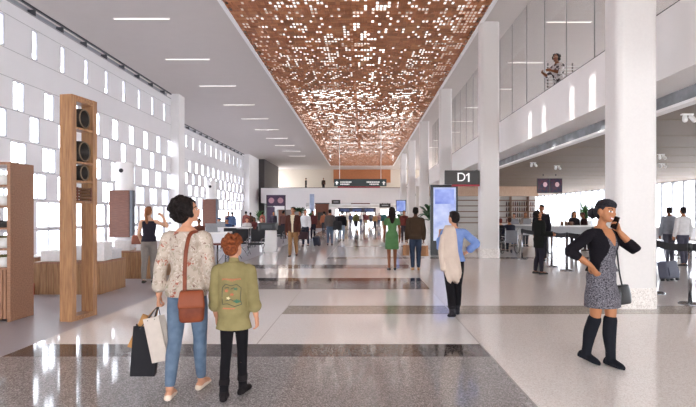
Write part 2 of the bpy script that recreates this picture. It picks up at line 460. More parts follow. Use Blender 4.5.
# added spots outside the upper left windows imitate low sun patches on the balcony parapet
for i, (ya, yt) in enumerate(((10.1, 11.2), (12.3, 13.2), (14.6, 15.4))):
    ld = bpy.data.lights.new('sun_standin_spot', 'SPOT'); lo_ = bpy.data.objects.new('sun_standin_spot', ld); COL.objects.link(lo_)
    A = Vector((-10.9, ya, 7.2)); B = Vector((5.3, yt, 4.25)); d = (B - A).normalized(); lo_.location = A - d * 55
    lo_.rotation_euler = d.to_track_quat('-Z', 'Y').to_euler(); ld.energy = SUNP; ld.color = (1, .95, .86); ld.spot_size = 2 * math.atan(1.05 / 55); ld.spot_blend = .4; ld.shadow_soft_size = .25
# ------------------------------------------------------------------ people
def rot_to(d):
    return Vector(d).normalized()
SKINS = {}
def skin(tone):
    return mat('skin_' + tone, {'light': 'c58f72', 'fair': 'd2a386', 'tan': 'a8714f', 'brown': '7f4e33', 'dark': '553426'}[tone], .55, var=.05, scale=12, spec=.25)
LIPS = mat('lips', 'a4525a', .4); EYEW = mat('eye_white', 'f2efec', .3); EYED = mat('eye_dark', '241a16', .3)
HAIRS = {}
def hair_mat(n, c, c2=None):
    return mat('hair_' + n, c, .7, scale=60, col2=c2, bump=.4, spec=.15)

class Pose: pass
def leg_pts(hip, a, knee, out=0.):
    """hip joint, thigh forward angle, knee flex (degrees) -> knee, ankle"""
    A, B = R(a), R(a - knee)
    k = hip + Vector((out, math.sin(A) * .43, -math.cos(A) * .43))
    an = k + Vector((out * .6, math.sin(B) * .41, -math.cos(B) * .41))
    return k, an
def shoe(mb, ankle, pitch, yaw, style, s=1., mi=0, heel=.0):
    """foot or shoe with a flat sole; local y forward"""
    st = len(mb.v)
    L = {'flat': .135, 'boot': .15, 'sneaker': .155, 'bare': .145}[style]
    secs = [(-.075, .022, .03), (-.06, .033, .048), (-.02, .036, .062), (.03, .038, .058), (.08, .044, .042), (.12, .043, .032), (L, .028, .022), (L + .02, .012, .012)]
    if style == 'boot': secs = [(y, rx * 1.12, rz * 1.15) for y, rx, rz in secs]
    if style == 'flat': secs = [(y, rx, rz * .8) for y, rx, rz in secs]
    rings = []
    for y, rx, rz in secs:
        ring = []
        for i in range(14):
            a = 2 * math.pi * i / 14
            z = math.sin(a); z = z * rz if z > 0 else z * .02
            ring.append(Vector((rx * math.cos(a), y, z - .06)))
        rings.append(ring)
    mb.rings(rings, mi)
    if heel: mb.box(-.026, .026, -.07, -.015, -.08 - heel, -.07, mi)
    M = Matrix.Translation(ankle) @ Matrix.Rotation(R(yaw), 4, 'Z') @ Matrix.Rotation(R(pitch), 4, 'X')
    mb.xf(M, st)

def hand(mb, w, d, n, curl=25, side=1, k=1., spread=1.):
    """palm, five bent fingers and a thumb; w wrist, d direction, n palm normal (the way the palm looks); side=+1 thumb toward +(d x n)"""
    d = Vector(d).normalized(); n = Vector(n); n = (n - d * n.dot(d)).normalized(); t = d.cross(n) * side
    w = Vector(w)
    mb.limb([w - d*.02, w + d*.03*k, w + d*.085*k], [.024*k, .034*k, .036*k], 12, 0, 3, (n, .45))
    for i, (o, L) in enumerate(((.027, .072), (.009, .082), (-.009, .076), (-.026, .06))):
        p = w + d*.085*k + t*o*k*1.05; dd = d + t * o * 2.5 * spread; dd.normalize(); pts = [p - dd*.02*k]; c = 0
        ax = dd.cross(n)
        pts.append(p)
        for q, f in enumerate((.45, .32, .25)):
            c += curl * (.7 if q == 0 else 1.)
            v = dd * math.cos(R(c)) + n * math.sin(R(c)); p = p + v * L * f * k; pts.append(p)
        mb.limb(pts, [.0095*k, .0095*k, .009*k, .0082*k, .007*k], 8, 0, 2)
    b = w + d*.02*k + t*.024*k
    m1 = b + (d*.6 + t*.7 + n*.25).normalized() * .04*k
    m2 = m1 + (d*.9 + t*.25 + n*.3).normalized() * .032*k
    m3 = m2 + (d*.95 + n*.3 - t*.05).normalized() * .024*k
    mb.limb([b, m1, m2, m3], [.014*k, .012*k, .0105*k, .008*k], 8, 0, 2)

def person(name, label, X, Y, rz, height, spec, group=None, z=0., detail=1):
    """a clothed figure; spec holds pose, clothes, hair. local +y is where the figure faces"""
    S = spec; g = S.get
    s = height / 1.73
    fem = g('fem', False); kid = g('kid', False)
    t = thing(name, label, 'person', (X, Y, z), R(rz), group)
    vox = {3: .0075, 2: .011, 1: .02, 0: .034}[detail]
    wide = g('wide', 1.) * (.93 if fem else 1.)
    lean = R(g('lean', 0.)); pel = Vector((0, 0, .92))
    Mt = Matrix.Translation(pel) @ Matrix.Rotation(-lean, 4, 'X') @ Matrix.Rotation(R(g('side', 0.)), 4, 'Y') @ Matrix.Translation(-pel)   # upper body
    tw = Matrix.Rotation(R(g('twist', 0.)), 4, 'Z')
    Mt = Mt @ tw
    # --- legs
    hipx = .074 if kid else .088
    legs = []
    for sd, (a, kn, pt, yw) in ((-1, g('legl', (4, 3, 0, 8))), (1, g('legr', (-4, 3, 0, -8)))):
        h = Vector((sd * hipx, 0, .90)); k, an = leg_pts(h, a, kn, sd * g('stance', 0.))
        legs.append((sd, h, k, an, pt, yw))
    # --- arms
    sh = {-1: Mt @ Vector((-.176 * wide, -.012, 1.385)), 1: Mt @ Vector((.176 * wide, -.012, 1.385))}
    arms = []
    for sd, key in ((-1, 'arml'), (1, 'armr')):
        u, f = g(key, ((sd * .16, -.05, -1), (sd * .02, .12, -1)))[:2]
        u, f = Vector(u).normalized(), Vector(f).normalized()
        e = sh[sd] + u * .285; w = e + f * .245
        ex = g(key)[2] if g(key) and len(g(key)) > 2 else {}
        arms.append((sd, sh[sd], e, w, f, ex))
    rz_ = lambda v: Mt @ Vector(v)
    # --- torso sections (z, rx, ry, cx, cy)
    if fem: T = [(.80, .06, .06, 0, -.01), (.86, .155, .10, 0, -.015), (.93, .172, .112, 0, -.018), (1.0, .148, .098, 0, -.005), (1.09, .122, .086), (1.18, .135, .094, 0, .008), (1.27, .148, .112, 0, .02), (1.34, .150, .10, 0, .01), (1.40, .148, .078, 0, -.005), (1.445, .10, .058, 0, -.012), (1.48, .055, .05, 0, -.012)]
    else: T = [(.80, .06, .06, 0, -.01), (.86, .150, .10, 0, -.01), (.93, .162, .11, 0, -.012), (1.0, .152, .104), (1.09, .146, .10), (1.18, .156, .108, 0, .006), (1.28, .172, .118, 0, .012), (1.35, .174, .108, 0, .004), (1.41, .165, .085, 0, -.006), (1.45, .11, .06, 0, -.012), (1.485, .06, .052, 0, -.012)]
    if kid: T = [(a, b * .94, c * 1.0, 0, d[0] if d else 0) for a, b, c, *_r in T for d in [(_r[1:] if len(_r) > 1 else ())]]
    wsc = g('bulk', 1.)
    T = [(q[0], q[1] * wide * wsc, q[2] * wsc) + tuple(q[3:]) for q in T]
    # --- head
    hk = g('head', 1.12 if kid else 1.0)
    hy, hp, hr = g('look', (0, 0, 0))
    neck = Vector((0, -.004, 1.50))
    Mh = Mt @ Matrix.Translation(neck) @ Matrix.Rotation(R(hy), 4, 'Z') @ Matrix.Rotation(R(-hp), 4, 'X') @ Matrix.Rotation(R(hr), 4, 'Y') @ Matrix.Scale(hk, 4) @ Matrix.Translation(-neck)
    b = MB()
    b.loft(T, 18, sub=2); b.xf(Mt)
    b.limb([rz_((0, -.018, 1.43)), rz_((0, -.006, 1.50)), Mh @ Vector((0, .008, 1.56))], [.058, .050, .05] if not fem else [.05, .043, .043], 12)
    i0 = len(b.v)
    b.ball((0, .008, 1.635), (.074, .094, .098)); b.ball((0, .05, 1.575), (.056, .052, .055)); b.ball((0, .072, 1.545), (.03, .026, .022))
    b.ball((0, .035, 1.60), (.066, .062, .07))
    b.limb([(0, .098, 1.635), (0, .112, 1.608), (0, .106, 1.593)], [.010, .0145, .013], 8, 0, 2)
    b.ball((.021, .092, 1.605), (.02, .014, .016)); b.ball((-.021, .092, 1.605), (.02, .014, .016))
    b.ball((0, .094, 1.567), (.024, .013, .012))
    for sd in (-1, 1): b.ball((sd * .075, .0, 1.61), (.011, .022, .032))
    b.xf(Mh, i0)
    for sd, S_, e, w, f, ex in arms:
        inn = rz_((sd * .11 * wide, -.01, 1.385))
        r = (.04, .046, .043, .036, .040, .034, .026) if fem else (.045, .053, .05, .041, .045, .038, .029)
        kk = .92 if kid else 1.
        b.limb([inn, S_, (S_ + e)/2, e, e.lerp(w, .35), e.lerp(w, .75), w], [x * kk for x in r], 12)
        n = Vector(ex.get('palm', (-sd, .25, 0)))
        d = Vector(ex.get('hand', f)).normalized()
        sgn = 1 if d.cross(n).dot(Vector(ex.get('thumb', (0, 1, .2)))) > 0 else -1
        hand(b, w, d, n, ex.get('curl', 24), sgn, .95 if fem else 1.04)
    bare = g('bottom') in ('dress', 'skirt', 'short')
    for sd, h, k, an, pt, yw in legs:
        c1 = k.lerp(an, .3) + Vector((0, -.012, 0))
        b.limb([h + Vector((-sd*.02, 0, .02)), h.lerp(k, .35) + Vector((0, .008, 0)), k + Vector((0, .006, 0)), c1, k.lerp(an, .75), an], [.088, .077, .053, .050 if fem else .055, .037 if fem else .040, .034 if fem else .036], 12)
        shoe(b, an, pt, yw, 'bare')
    body = remesh(b, 'body', vox, 2, [skin(g('skin', 'light')), LIPS, EYEW, EYED, hair_mat('brow', '2a1d17')])
    if detail >= 2:
        Mi = Mh.inverted(); ids = []
        for p in body.polygons:
            q = Mi @ p.center; m = 0
            if q.y > .06:
                ax = abs(q.x)
                zm = 1.563 + (ax * ax * 9 if g('smile') else 0)
                if (q.x / .029)**2 + ((q.z - zm) / .0105)**2 < 1 and q.y > .075:
                    m = 2 if g('smile') and abs(q.z - zm) < .0045 and ax < .021 else 1
                elif ((ax - .032) / .015)**2 + ((q.z - 1.628) / .0075)**2 < 1: m = 3 if abs(ax - .032) < .007 else 2
                elif abs(q.z - 1.655 + (ax - .034)**2 * 14) < .0042 and .014 < ax < .054: m = 4
            ids.append(m)
        body.polygons.foreach_set('material_index', ids)
    parts = [('body', body)]
    # --- clothes
    def sl_limb(mb, sd, S_, e, w, frac, add, mi=0, cuff=1.):
        inn = rz_((sd * .10 * wide, -.01, 1.375))
        kk = .92 if kid else 1.
        tot = frac
        if frac <= .5: pts = [inn, S_, S_.lerp(e, frac * 2)]; rr = [.04 + add, .049 + add, .048 + add]
        else:
            w2 = e.lerp(w, (frac - .5) * 2)
            pts = [inn, S_, S_.lerp(e, .5), e, e.lerp(w2, .5), w2]; rr = [.04 + add, .049 + add, .049 + add, .046 + add, .044 + add, (.036 + add) * cuff]
        mb.limb(pts, [x * kk * (.93 if fem else 1) for x in rr], 14, mi)
    def torso(mb, z0, z1, add, flare=0.):
        secs = []
        for q in T:
            if max(z0 + .015, .81) < q[0] < z1 - .01: secs.append((q[0], q[1] + add, q[2] + add) + tuple(q[3:]))
        def interp(z):
            for a, c in zip(T, T[1:]):
                if a[0] <= z <= c[0]:
                    u = (z - a[0]) / (c[0] - a[0]); A = tuple(a) + (0,)*(5-len(a)); C = tuple(c) + (0,)*(5-len(c))
                    return (z,) + tuple(A[i] * (1-u) + C[i] * u + (add if i < 3 else 0) for i in range(1, 5))
            A = tuple(T[1]) + (0,)*(5-len(T[1])); return (z, A[1] + add, A[2] + add, A[3], A[4])
        lo, hi = interp(z0), interp(z1)
        lo = (lo[0], lo[1] + flare, lo[2] + flare) + lo[3:]
        mb.loft([lo] + secs + [hi], 22, sub=2, M=Mt)
    if g('top'):
        c = g('top'); mb = MB(); add = c.get('add', .014)
        torso(mb, c.get('hem', .93), c.get('neck', 1.455), add, c.get('flare', 0.))
        for sd, S_, e, w, f, ex in arms:
            if c.get('sleeve', 1.) > 0: sl_limb(mb, sd, S_, e, w, c.get('sleeve', 1.), add * .8, 0, c.get('cuff', 1.))
        if c.get('collar'): mb.limb([rz_((0, -.02, 1.43)), rz_((0, -.012, 1.487))], [.07, .058], 14, 0, 1)
        me = remesh(mb, 'top', vox * 1.1, 3, c['mats'])
        if c.get('paint'):
            Mi = Mt.inverted()
            me.polygons.foreach_set('material_index', [c['paint'](Mi @ p.center, p.normal) for p in me.polygons])
        parts.append((c.get('name', 'shirt'), me))
    if g('bottom') in ('dress', 'skirt'):
        c = g('skirt'); mb = MB(); mm = (legs[0][2] + legs[1][2]) / 2
        zt = c.get('top', 1.06); zh = c['hem']; add = .016
        fy = lambda z: mm.y * max(0, (.92 - z)) / .45
        mb.loft([(zh, c['rx'], c['ry'], 0, fy(zh)), (zh + .12, c['rx'] * .97, c['ry'] * .97, 0, fy(zh + .12)), (.86, .175, .122, 0, -.01), (.94, .18, .124, 0, -.014), (1.02, .152, .108), (zt, .135, .10)], 24, sub=3)
        if g('bottom') == 'dress':
            torso(mb, 1.0, c.get('neck', 1.42), .006)
            for sd, S_, e, w, f, ex in arms: sl_limb(mb, sd, S_, e, w, c.get('sleeve', .2), .004)
        parts.append((c.get('name', 'dress'), remesh(mb, 'dress', vox * 1.1, 2, c['mats'])))
    if g('pants'):
        c = g('pants'); mb = MB(); ad = c.get('add', .010); fr = c.get('len', .94); fl_ = c.get('flare', 0.)
        q = [x for x in T if x[0] < c.get('waist', 1.02) + .02]
        gw = .009 if c.get('slim', 1) == 1 else -.004
        mb.loft([(x[0], x[1] + gw, x[2] + gw) + tuple(x[3:]) for x in q], 18, sub=2)
        if lean > .3 or g('sit'): mb.ball((0, 0, .92), (.165, .12, .11))
        for sd, h, k, an, pt, yw in legs:
            en = k.lerp(an, fr)
            mb.limb([h + Vector((-sd*.015, -.005, .03)), h.lerp(k, .4) + Vector((0, .006, 0)), k + Vector((0, .004, 0)), k.lerp(en, .35) + Vector((0, -.012, 0)), en], [(.094 + ad*.6) * c.get('slim', 1), (.082 + ad) * c.get('slim', 1), (.060 + ad) * c.get('slim', 1), (.058 + ad) * c.get('slim', 1), .042 + ad + fl_], 14)
        parts.append((c.get('name', 'trousers'), remesh(mb, 'trousers', vox * 1.1, 2, c['mats'])))
    sh_ = g('shoes', {'style': 'sneaker', 'mats': [mat('shoe_dark', '2a2524', .5)]})
    for sd, h, k, an, pt, yw in legs:
        mb = MB(); shoe(mb, an, pt, yw, sh_['style'], 1., 0, sh_.get('heel', 0.))
        for vi in range(len(mb.v)):
            pass
        if sh_.get('shaft'):
            up = k.lerp(an, 1 - sh_['shaft']); rt = sh_.get('rtop', .066); mb.limb([up, up.lerp(an, .40) + Vector((0, -.012, 0)), an + (k - an).normalized() * .07, an - Vector((0, 0, .03))], [rt, rt * .98, max(.044, rt * .74), .048], 14)
        me = remesh(mb, 'shoe', min(vox, .014) if detail < 2 else vox, 1, sh_['mats'])
        for v in me.vertices:      # a shoe is a little larger than the foot it covers
            d_ = v.co - an; v.co = an + d_ * 1.07 + Vector((0, 0, -.001))
        parts.append((sh_.get('name', 'shoe'), me))
    # --- hair
    hs = g('hair')
    if hs:
        kind, hm = hs[0], hs[1]; mb = MB(); hr_ = random.Random(len(label) * 7 + 3)
        if kind in ('short', 'bun', 'pony', 'long', 'wrap'):
            mb.ball((0, -.014, 1.652), (.083, .098, .094)); mb.ball((0, -.038, 1.615), (.076, .072, .080))
            mb.ball((0, .04, 1.70), (.058, .045, .036))
        if kind == 'short':
            for q in range(26):
                xx, yy = hr_.uniform(-.055, .055), hr_.uniform(-.05, .06); mb.ball((xx, yy, 1.728 - 6*xx*xx - 4*yy*yy), (.026, .028, .020), 8, 6)
        if kind == 'bun': mb.ball((0, -.125, 1.60), (.05, .042, .05))
        if kind == 'wrap': mb.ball((0, -.13, 1.585), (.055, .05, .055)); mb.ball((0, .01, 1.69), (.078, .092, .058))
        if kind == 'pony': mb.limb([(0, -.10, 1.66), (0, -.15, 1.58), (0, -.13, 1.42), (0, -.11, 1.33)], [.03, .036, .034, .016], 10)
        if kind == 'long':
            mb.limb([(0, -.06, 1.64), (0, -.085, 1.52), (0, -.10, 1.40), (0, -.105, 1.32)], [.078, .08, .078, .05], 12, 0, 4, ((0, 1, 0), .5))
            for sd in (-1, 1): mb.limb([(sd * .07, .0, 1.66), (sd * .082, -.01, 1.55), (sd * .075, -.02, 1.44)], [.03, .034, .022], 8)
        if kind == 'curly':
            mb.ball((0, -.022, 1.655), (.094, .104, .098)); mb.ball((0, -.045, 1.60), (.085, .08, .088))
            for q in range(hs[2] if len(hs) > 2 else 110):
                a = hr_.uniform(0, 2*math.pi); zz = hr_.uniform(-.85, 1); rr = math.sqrt(1 - zz*zz)
                p = Vector((.102 * rr * math.cos(a), -.028 + .112 * rr * math.sin(a), 1.645 + .108 * zz))
                if p.y > .045 and p.z < 1.672: continue
                r_ = hr_.uniform(.014, .027); mb.ball(p, (r_, r_, r_), 8, 6)
        if kind == 'tousled':
            mb.ball((0, -.014, 1.658), (.086, .102, .094)); mb.ball((0, -.04, 1.62), (.078, .074, .082))
            for q in range(46):
                a = hr_.uniform(0, 2*math.pi); zz = hr_.uniform(-.1, 1); rr = math.sqrt(1 - zz*zz)
                p = Vector((.08 * rr * math.cos(a), -.016 + .095 * rr * math.sin(a), 1.66 + .088 * zz))
                if p.y > .05 and p.z < 1.69: continue
                e_ = p + Vector((.03, -.006 + .02*math.sin(a), .018 * zz))
                mb.limb([p, (p + e_)/2 + Vector((0, 0, .008)), e_], [.02, .018, .006], 7, 0, 2)
        if kind == 'cap':
            mb.ball((0, -.004, 1.672), (.085, .103, .075)); mb.ball((0, -.03, 1.63), (.078, .08, .06))
            mb.limb([(0, .07, 1.675), (0, .15, 1.662)], [.06, .05], 12, 0, 2, ((0, 0, 1), .14))
        mb.xf(Mh)
        parts.append((hs[3] if len(hs) > 3 else 'hair', remesh(mb, 'hair', {3: .008, 2: .01, 1: .017, 0: .028}[detail], 1, [hm])))
    for nm, mb, mats, smooth in [x for x in g('extra', lambda *_: [])(arms, legs, Mt, Mh, dict(parts))]:
        parts.append((nm, mb if not isinstance(mb, MB) else mb.mesh(nm, mats, smooth)))
    # scale, ground, link
    lo = 0 if g('sit') is None else None
    allz = min(v.co.z for nm, me in parts if nm in ('shoe', 'boot', sh_.get('name', 'shoe')) for v in me.vertices)
    for nm, me in parts:
        for v in me.vertices: v.co = Vector((v.co.x, v.co.y, v.co.z - allz)) * s
        link(nm, me, t)
    t['_off'] = allz; t['_s'] = s
    def world(p, rt=t):       # a point of the standing skeleton -> scene
        q = Vector((p[0], p[1], p[2] - allz)) * s
        return Matrix.Translation((X, Y, z)) @ Matrix.Rotation(R(rz), 4, 'Z') @ q
    del t['_off'], t['_s']
    return t, world, arms, legs
# ------------------------------------------------------------------ fabrics
def spots(name, base, cols, scale, thr=.32, rough=.8):
    """cloth scattered with flower like blotches"""
    m = bpy.data.materials.new(name); m.use_nodes = True
    nt = m.node_tree; b = nt.nodes['Principled BSDF']; L = nt.links.new
    tc = nt.nodes.new('ShaderNodeTexCoord'); nz = nt.nodes.new('ShaderNodeTexNoise'); nz.inputs['Scale'].default_value = scale * 16; nz.inputs['Detail'].default_value = 3
    ad = nt.nodes.new('ShaderNodeMixRGB'); ad.blend_type = 'ADD'; ad.inputs[0].default_value = .13
    L(tc.outputs['Object'], ad.inputs[1]); L(nz.outputs['Color'], ad.inputs[2])
    prev = None; last = (*lin(base), 1)
    for i, (c, sc, th) in enumerate(cols):
        v = nt.nodes.new('ShaderNodeTexVoronoi'); v.inputs['Scale'].default_value = scale * sc
        mp = nt.nodes.new('ShaderNodeMapping'); mp.inputs['Location'].default_value = (i * 3.7, i * 1.3, i * 2.1)
        L(ad.outputs[0], mp.inputs[0]); L(mp.outputs[0], v.inputs['Vector'])
        lt = nt.nodes.new('ShaderNodeMath'); lt.operation = 'LESS_THAN'; lt.inputs[1].default_value = th
        L(v.outputs['Distance'], lt.inputs[0])
        mx = nt.nodes.new('ShaderNodeMixRGB'); mx.inputs[2].default_value = (*lin(c), 1)
        L(lt.outputs[0], mx.inputs[0])
        if prev: L(prev.outputs[0], mx.inputs[1])
        else: mx.inputs[1].default_value = last
        prev = mx
    L(prev.outputs[0], b.inputs['Base Color']); b.inputs['Roughness'].default_value = rough
    return m
FLORAL = spots('floral_cotton', 'b3a395', [('a08f80', 15, .36), ('c6b8ab', 19, .28), ('938b78', 16, .24), ('9a5644', 10, .21), ('6b463e', 12, .15)], 1.)
TWEED = mat('tweed', '7d7980', .9, scale=95, col2='1d1b22', spec=.1)
DENIM = mat('denim_light', '647386', .9, scale=14, col2='546478', spec=.1)
DENIMD = mat('denim_dark', '3b4c66', .85, scale=14, col2='2f3d55')
OLIVE = mat('olive_cotton', '8d8159', .9, scale=9, col2='7f734e', spec=.1)
BLACKC = mat('black_cotton', '19171a', .9, scale=20, spec=.12)
KNITBLK = mat('black_knit', '1c191e', .9, scale=90, var=.3, spec=.1)
TANLEA = mat('rust_leather', '7c3c22', .5, scale=14, col2='682f1b', spec=.25)
BROWNLEA = mat('brown_leather', '6c3324', .45, scale=14)
BLUESHIRT = mat('cornflower_cotton', '7d93c6', .9, scale=10, col2='6f86b9', spec=.1)
CREAM = mat('cream_wool', 'cbb9ab', .9, scale=8, col2='c2afa1', spec=.1)

def loops(t, pts, r, m, name='handle'):
    return MB().limb(pts, [r] * len(pts), 8, 0, 5).build(name, m, t, True)

# ---------------- woman in the floral blouse
def pockets(arms, legs, Mt, Mh, parts):
    mb = MB()
    return []
W1, w1, a1, l1 = person('person', 'woman in floral blouse and light blue jeans walking away with shopping bags', -1.53, 4.22, 0, 1.665, dict(
    fem=True, bulk=1.04, legl=(-8, 9, -4, 10), legr=(11, 6, 2, -6), arml=((-.24, -.06, -1), (-.10, .10, -1), dict(curl=70)), armr=((.16, -.02, -1), (.16, .22, -1), dict(curl=30)),
    look=(-62, -6, 0), skin='light', hair=('curly', hair_mat('black', '221a18', '120d0d'), 150),
    top=dict(mats=[FLORAL], name='blouse', hem=.86, flare=.012, add=.022, sleeve=.82, cuff=1.35, neck=1.44),
    pants=dict(mats=[DENIM], name='jeans', len=.90, add=.002), shoes=dict(style='flat', mats=[mat('ballet_flat', 'd8c3b0', .5)])), detail=3)
# shopping bags hang from the left hand
hL = w1(a1[0][3] + a1[0][4] * .085)
def shopping_bag(name, label, c, wd, dp, h, rz, tilt, m, mh, grip, group=None):
    t = thing(name, label, 'shopping bag', c, R(rz), group)
    t.rotation_euler = (0, R(tilt), R(rz))
    e = .004; b = MB()
    b.box(-wd/2, wd/2, -dp/2, dp/2, 0, .006)
    for y in (-dp/2, dp/2 - e): b.box(-wd/2, wd/2, y, y + e, 0, h)
    for sx in (-1, 1):   # gusseted ends folded inwards towards the top
        x = sx * wd/2
        b.add([(x, -dp/2, 0), (x, 0, 0), (x, dp/2, 0), (x, -dp/2, h), (x - sx*.03, 0, h), (x, dp/2, h)], [(0, 1, 4, 3), (1, 2, 5, 4)])
    b.build('bag_body', m, t)
    inv = t.matrix_basis.inverted(); gp = inv @ Vector(grip)
    for y in (-dp/2, dp/2):
        pts = [Vector((-wd*.22, y, h - .02)), Vector((-wd*.22, y, h)).lerp(gp, .6), gp, Vector((wd*.22, y, h)).lerp(gp, .6), Vector((wd*.22, y, h - .02))]
        MB().limb(pts, [.004] * 5, 6, 0, 4).build('handle', mh, t, True)
    return t
gx, gy, gz = hL
shopping_bag('shopping_bag', 'black paper shopping bag in the floral woman’s left hand', (gx - .13, gy - .0, .155), .20, .10, .43, 12, 4, mat('black_paper', '17151a', .6, spec=.2), BLACK, (gx, gy, gz - .02))
shopping_bag('shopping_bag', 'pale grey beige paper shopping bag in front of the black bag', (gx + .07, gy - .07, .30), .16, .08, .38, -14, -14, mat('greige_paper', 'c3b5aa', .7), BLACK, (gx, gy, gz - .02))
shopping_bag('shopping_bag', 'brown kraft paper shopping bag hanging behind the black bag', (gx - .20, gy + .04, .37), .17, .08, .29, 20, 24, mat('kraft_paper', 'c08a52', .8), mat('kraft_cord', 'a87540', .8), (gx, gy, gz - .02))
# cross body bag
t = thing('crossbody_bag', 'rust brown leather crossbody bag on the floral woman’s right hip', 'bag', (-1.42, 4.02, .66), R(14))
b = MB().loft([(0, .075, .03), (.02, .098, .04), (.13, .104, .045), (.24, .092, .036), (.255, .08, .03)], 20, 0, 4, 2); b.build('bag_body', TANLEA, t, True)
MB().loft([(.12, .100, .006, 0, -.045), (.15, .106, .012, 0, -.042), (.24, .096, .03, 0, -.014), (.262, .085, .03, 0, 0)], 20, 0, 4, 2).build('flap', mat('rust_leather_flap', '834125', .5, scale=14, spec=.25), t, True)
inv = t.matrix_basis.inverted()
sp = [inv @ Vector(p) for p in ((-1.47, 4.0, .90), (-1.48, 4.03, 1.10), (-1.475, 4.045, 1.25), (-1.46, 4.085, 1.375), (-1.435, 4.15, 1.405), (-1.425, 4.24, 1.39), (-1.42, 4.32, 1.31))]
MB().limb(sp, [.017] * len(sp), 10, 0, 4, ((0, 1, 0), .25)).build('strap', TANLEA, t, True)

# ---------------- child in the olive jacket
THREAD = [mat('thread_dark', '3b3a36', .8), mat('thread_coral', 'c46a4e', .8), mat('thread_green', '3f6a52', .8), mat('thread_cream', 'e0d3a8', .8)]
def embroidery(arms, legs, Mt, Mh, parts):
    me = parts['jacket']; bm = bmesh.new(); bm.from_mesh(me); bv = BVHTree.FromBMesh(bm); bm.free()
    mb = MB()
    def line(pts, mi, r=.0035):
        P = []
        for a, c in zip(pts, pts[1:]):
            for k in range(4):
                x = a[0] + (c[0]-a[0])*k/4; z = a[1] + (c[1]-a[1])*k/4
                h = bv.ray_cast(Vector((x, -1, z)), Vector((0, 1, 0)))
                if h[0]: P.append(h[0] + Vector((0, -.002, 0)))
        if len(P) > 1: mb.limb(P, [r] * len(P), 6, mi, 1)
    line([(-.105, 1.10), (-.10, 1.20), (-.06, 1.245), (.0, 1.225), (.06, 1.24), (.105, 1.20), (.095, 1.08), (.11, 1.02), (.04, 1.0), (-.04, 1.03), (-.10, 1.02), (-.105, 1.10)], 0)
    rr = random.Random(4)
    for k in range(9):
        x0 = -.10 + .023 * k; line([(x0, 1.285 + .012*math.sin(k)), (x0 + .012, 1.305), (x0 + .02, 1.285)], 1)
    for k in range(7):
        x0 = -.09 + .02 * k; line([(x0, .975), (x0 + .014, .985)], 1, .005)
    for cx, cz, m in ((-.05, 1.17, 1), (.01, 1.13, 1), (-.03, 1.09, 3), (.05, 1.19, 2)):
        for q in range(5):
            a = q * 1.256; line([(cx, cz), (cx + .024*math.cos(a), cz + .018*math.sin(a))], m, .005)
    for q in range(6):
        a = .3 + q * .45; line([(.06, 1.04), (.06 + .05*math.cos(a), 1.04 + .045*math.sin(a))], 2, .006)
    line([(-.07, 1.20), (-.03, 1.21), (-.02, 1.19)], 0); line([(.0, 1.19), (.03, 1.205), (.045, 1.19)], 0); line([(-.06, 1.06), (.0, 1.075), (.03, 1.06)], 0)
    return [('embroidery', mb, THREAD, True)]
K1, k1, ka, kl = person('person', 'child in olive green embroidered jacket and black trousers walking beside the woman', -1.10, 4.14, 0, 1.325, dict(
    kid=True, bulk=.98, legl=(-7, 6, -3, 10), legr=(9, 6, 2, -14), arml=((-.16, .06, -1), (.02, .22, -1)), armr=((.15, -.04, -1), (.10, .16, -1), dict(curl=28)),
    look=(-18, -4, -6), skin='light', hair=('tousled', hair_mat('auburn', '8a4a2a', '5f2f1b')),
    top=dict(mats=[OLIVE], name='jacket', hem=.74, flare=.03, add=.032, sleeve=.74, cuff=1.4, collar=True, neck=1.475), extra=embroidery,
    pants=dict(mats=[BLACKC], len=.95, add=.006, slim=.88), shoes=dict(style='boot', mats=[mat('boot_black', '1c1719', .7, spec=.15)], shaft=.28, rtop=.055, name='boot')), detail=3)

# ---------------- woman on the phone
def cardi(q, n):
    if n.y > .05 and q.y > .02:
        o = .055 + max(0, 1.20 - q.z) * .42 + max(0, q.z - 1.25) * .1
        if abs(q.x + .0) < o: return 2 if q.z > 1.27 and abs(q.x) < (q.z - 1.25) * .52 else 1
    return 0
W2, w2, a2, l2 = person('person', 'smiling woman in grey tweed dress, black cardigan and knee boots talking on phone', 2.455, 4.98, 203, 1.645, dict(head=1.1,
    fem=True, bulk=1.06, legl=(6, 4, 0, -4), legr=(-5, 13, -10, 10), stance=-.02,
    arml=((-.09, .21, -.16), (.125, -.10, .195), dict(hand=(.12, -.25, .9), palm=(1, -.15, 0), thumb=(0, -1, .3), curl=48)),
    armr=((.22, -.07, -.18), (-.215, .17, -.20), dict(hand=(-.35, .35, -.75), palm=(-1, -.2, 0), thumb=(0, -1, 0), curl=22)),
    look=(2, 8, -9), skin='tan', smile=True, hair=('wrap', hair_mat('charcoal', '2b2a30', '1c1a1f'), 0, 'hair'),
    bottom='dress', skirt=dict(mats=[TWEED], hem=.605, rx=.205, ry=.165, sleeve=.12, neck=1.34),
    top=dict(mats=[KNITBLK, TWEED, skin('tan')], name='cardigan', hem=.99, flare=.02, add=.021, sleeve=.68, cuff=1.05, neck=1.45, paint=cardi),
    shoes=dict(style='boot', mats=[mat('boot_suede', '1d1e24', .85, scale=40, spec=.1)], shaft=.92, rtop=.066, name='boot', heel=.0)), detail=3)
hp = a2[0]; q = hp[3] + hp[5].get('d', Vector((0, 0, 0)))
pw = w2(hp[3] + Vector((.12, -.25, .9)).normalized() * .095 + Vector((.024, .0, .01)))
t = thing('phone', 'dark mobile phone held at the smiling woman’s ear', 'phone', pw, 0)
t.rotation_euler = Euler((R(-22), R(10), R(212)))
MB().rbox(-.006, .006, -.034, .034, -.068, .068, .005).build('phone_body', BLACK, t, bevel=.003)
MB().box(.006, .0075, -.03, .03, -.063, .063).build('screen', mat('dark_screen', '101216', .1), t)
t = thing('handbag', 'black handbag hanging behind the smiling woman’s left hip', 'bag', (2.76, 5.16, .60), R(30))
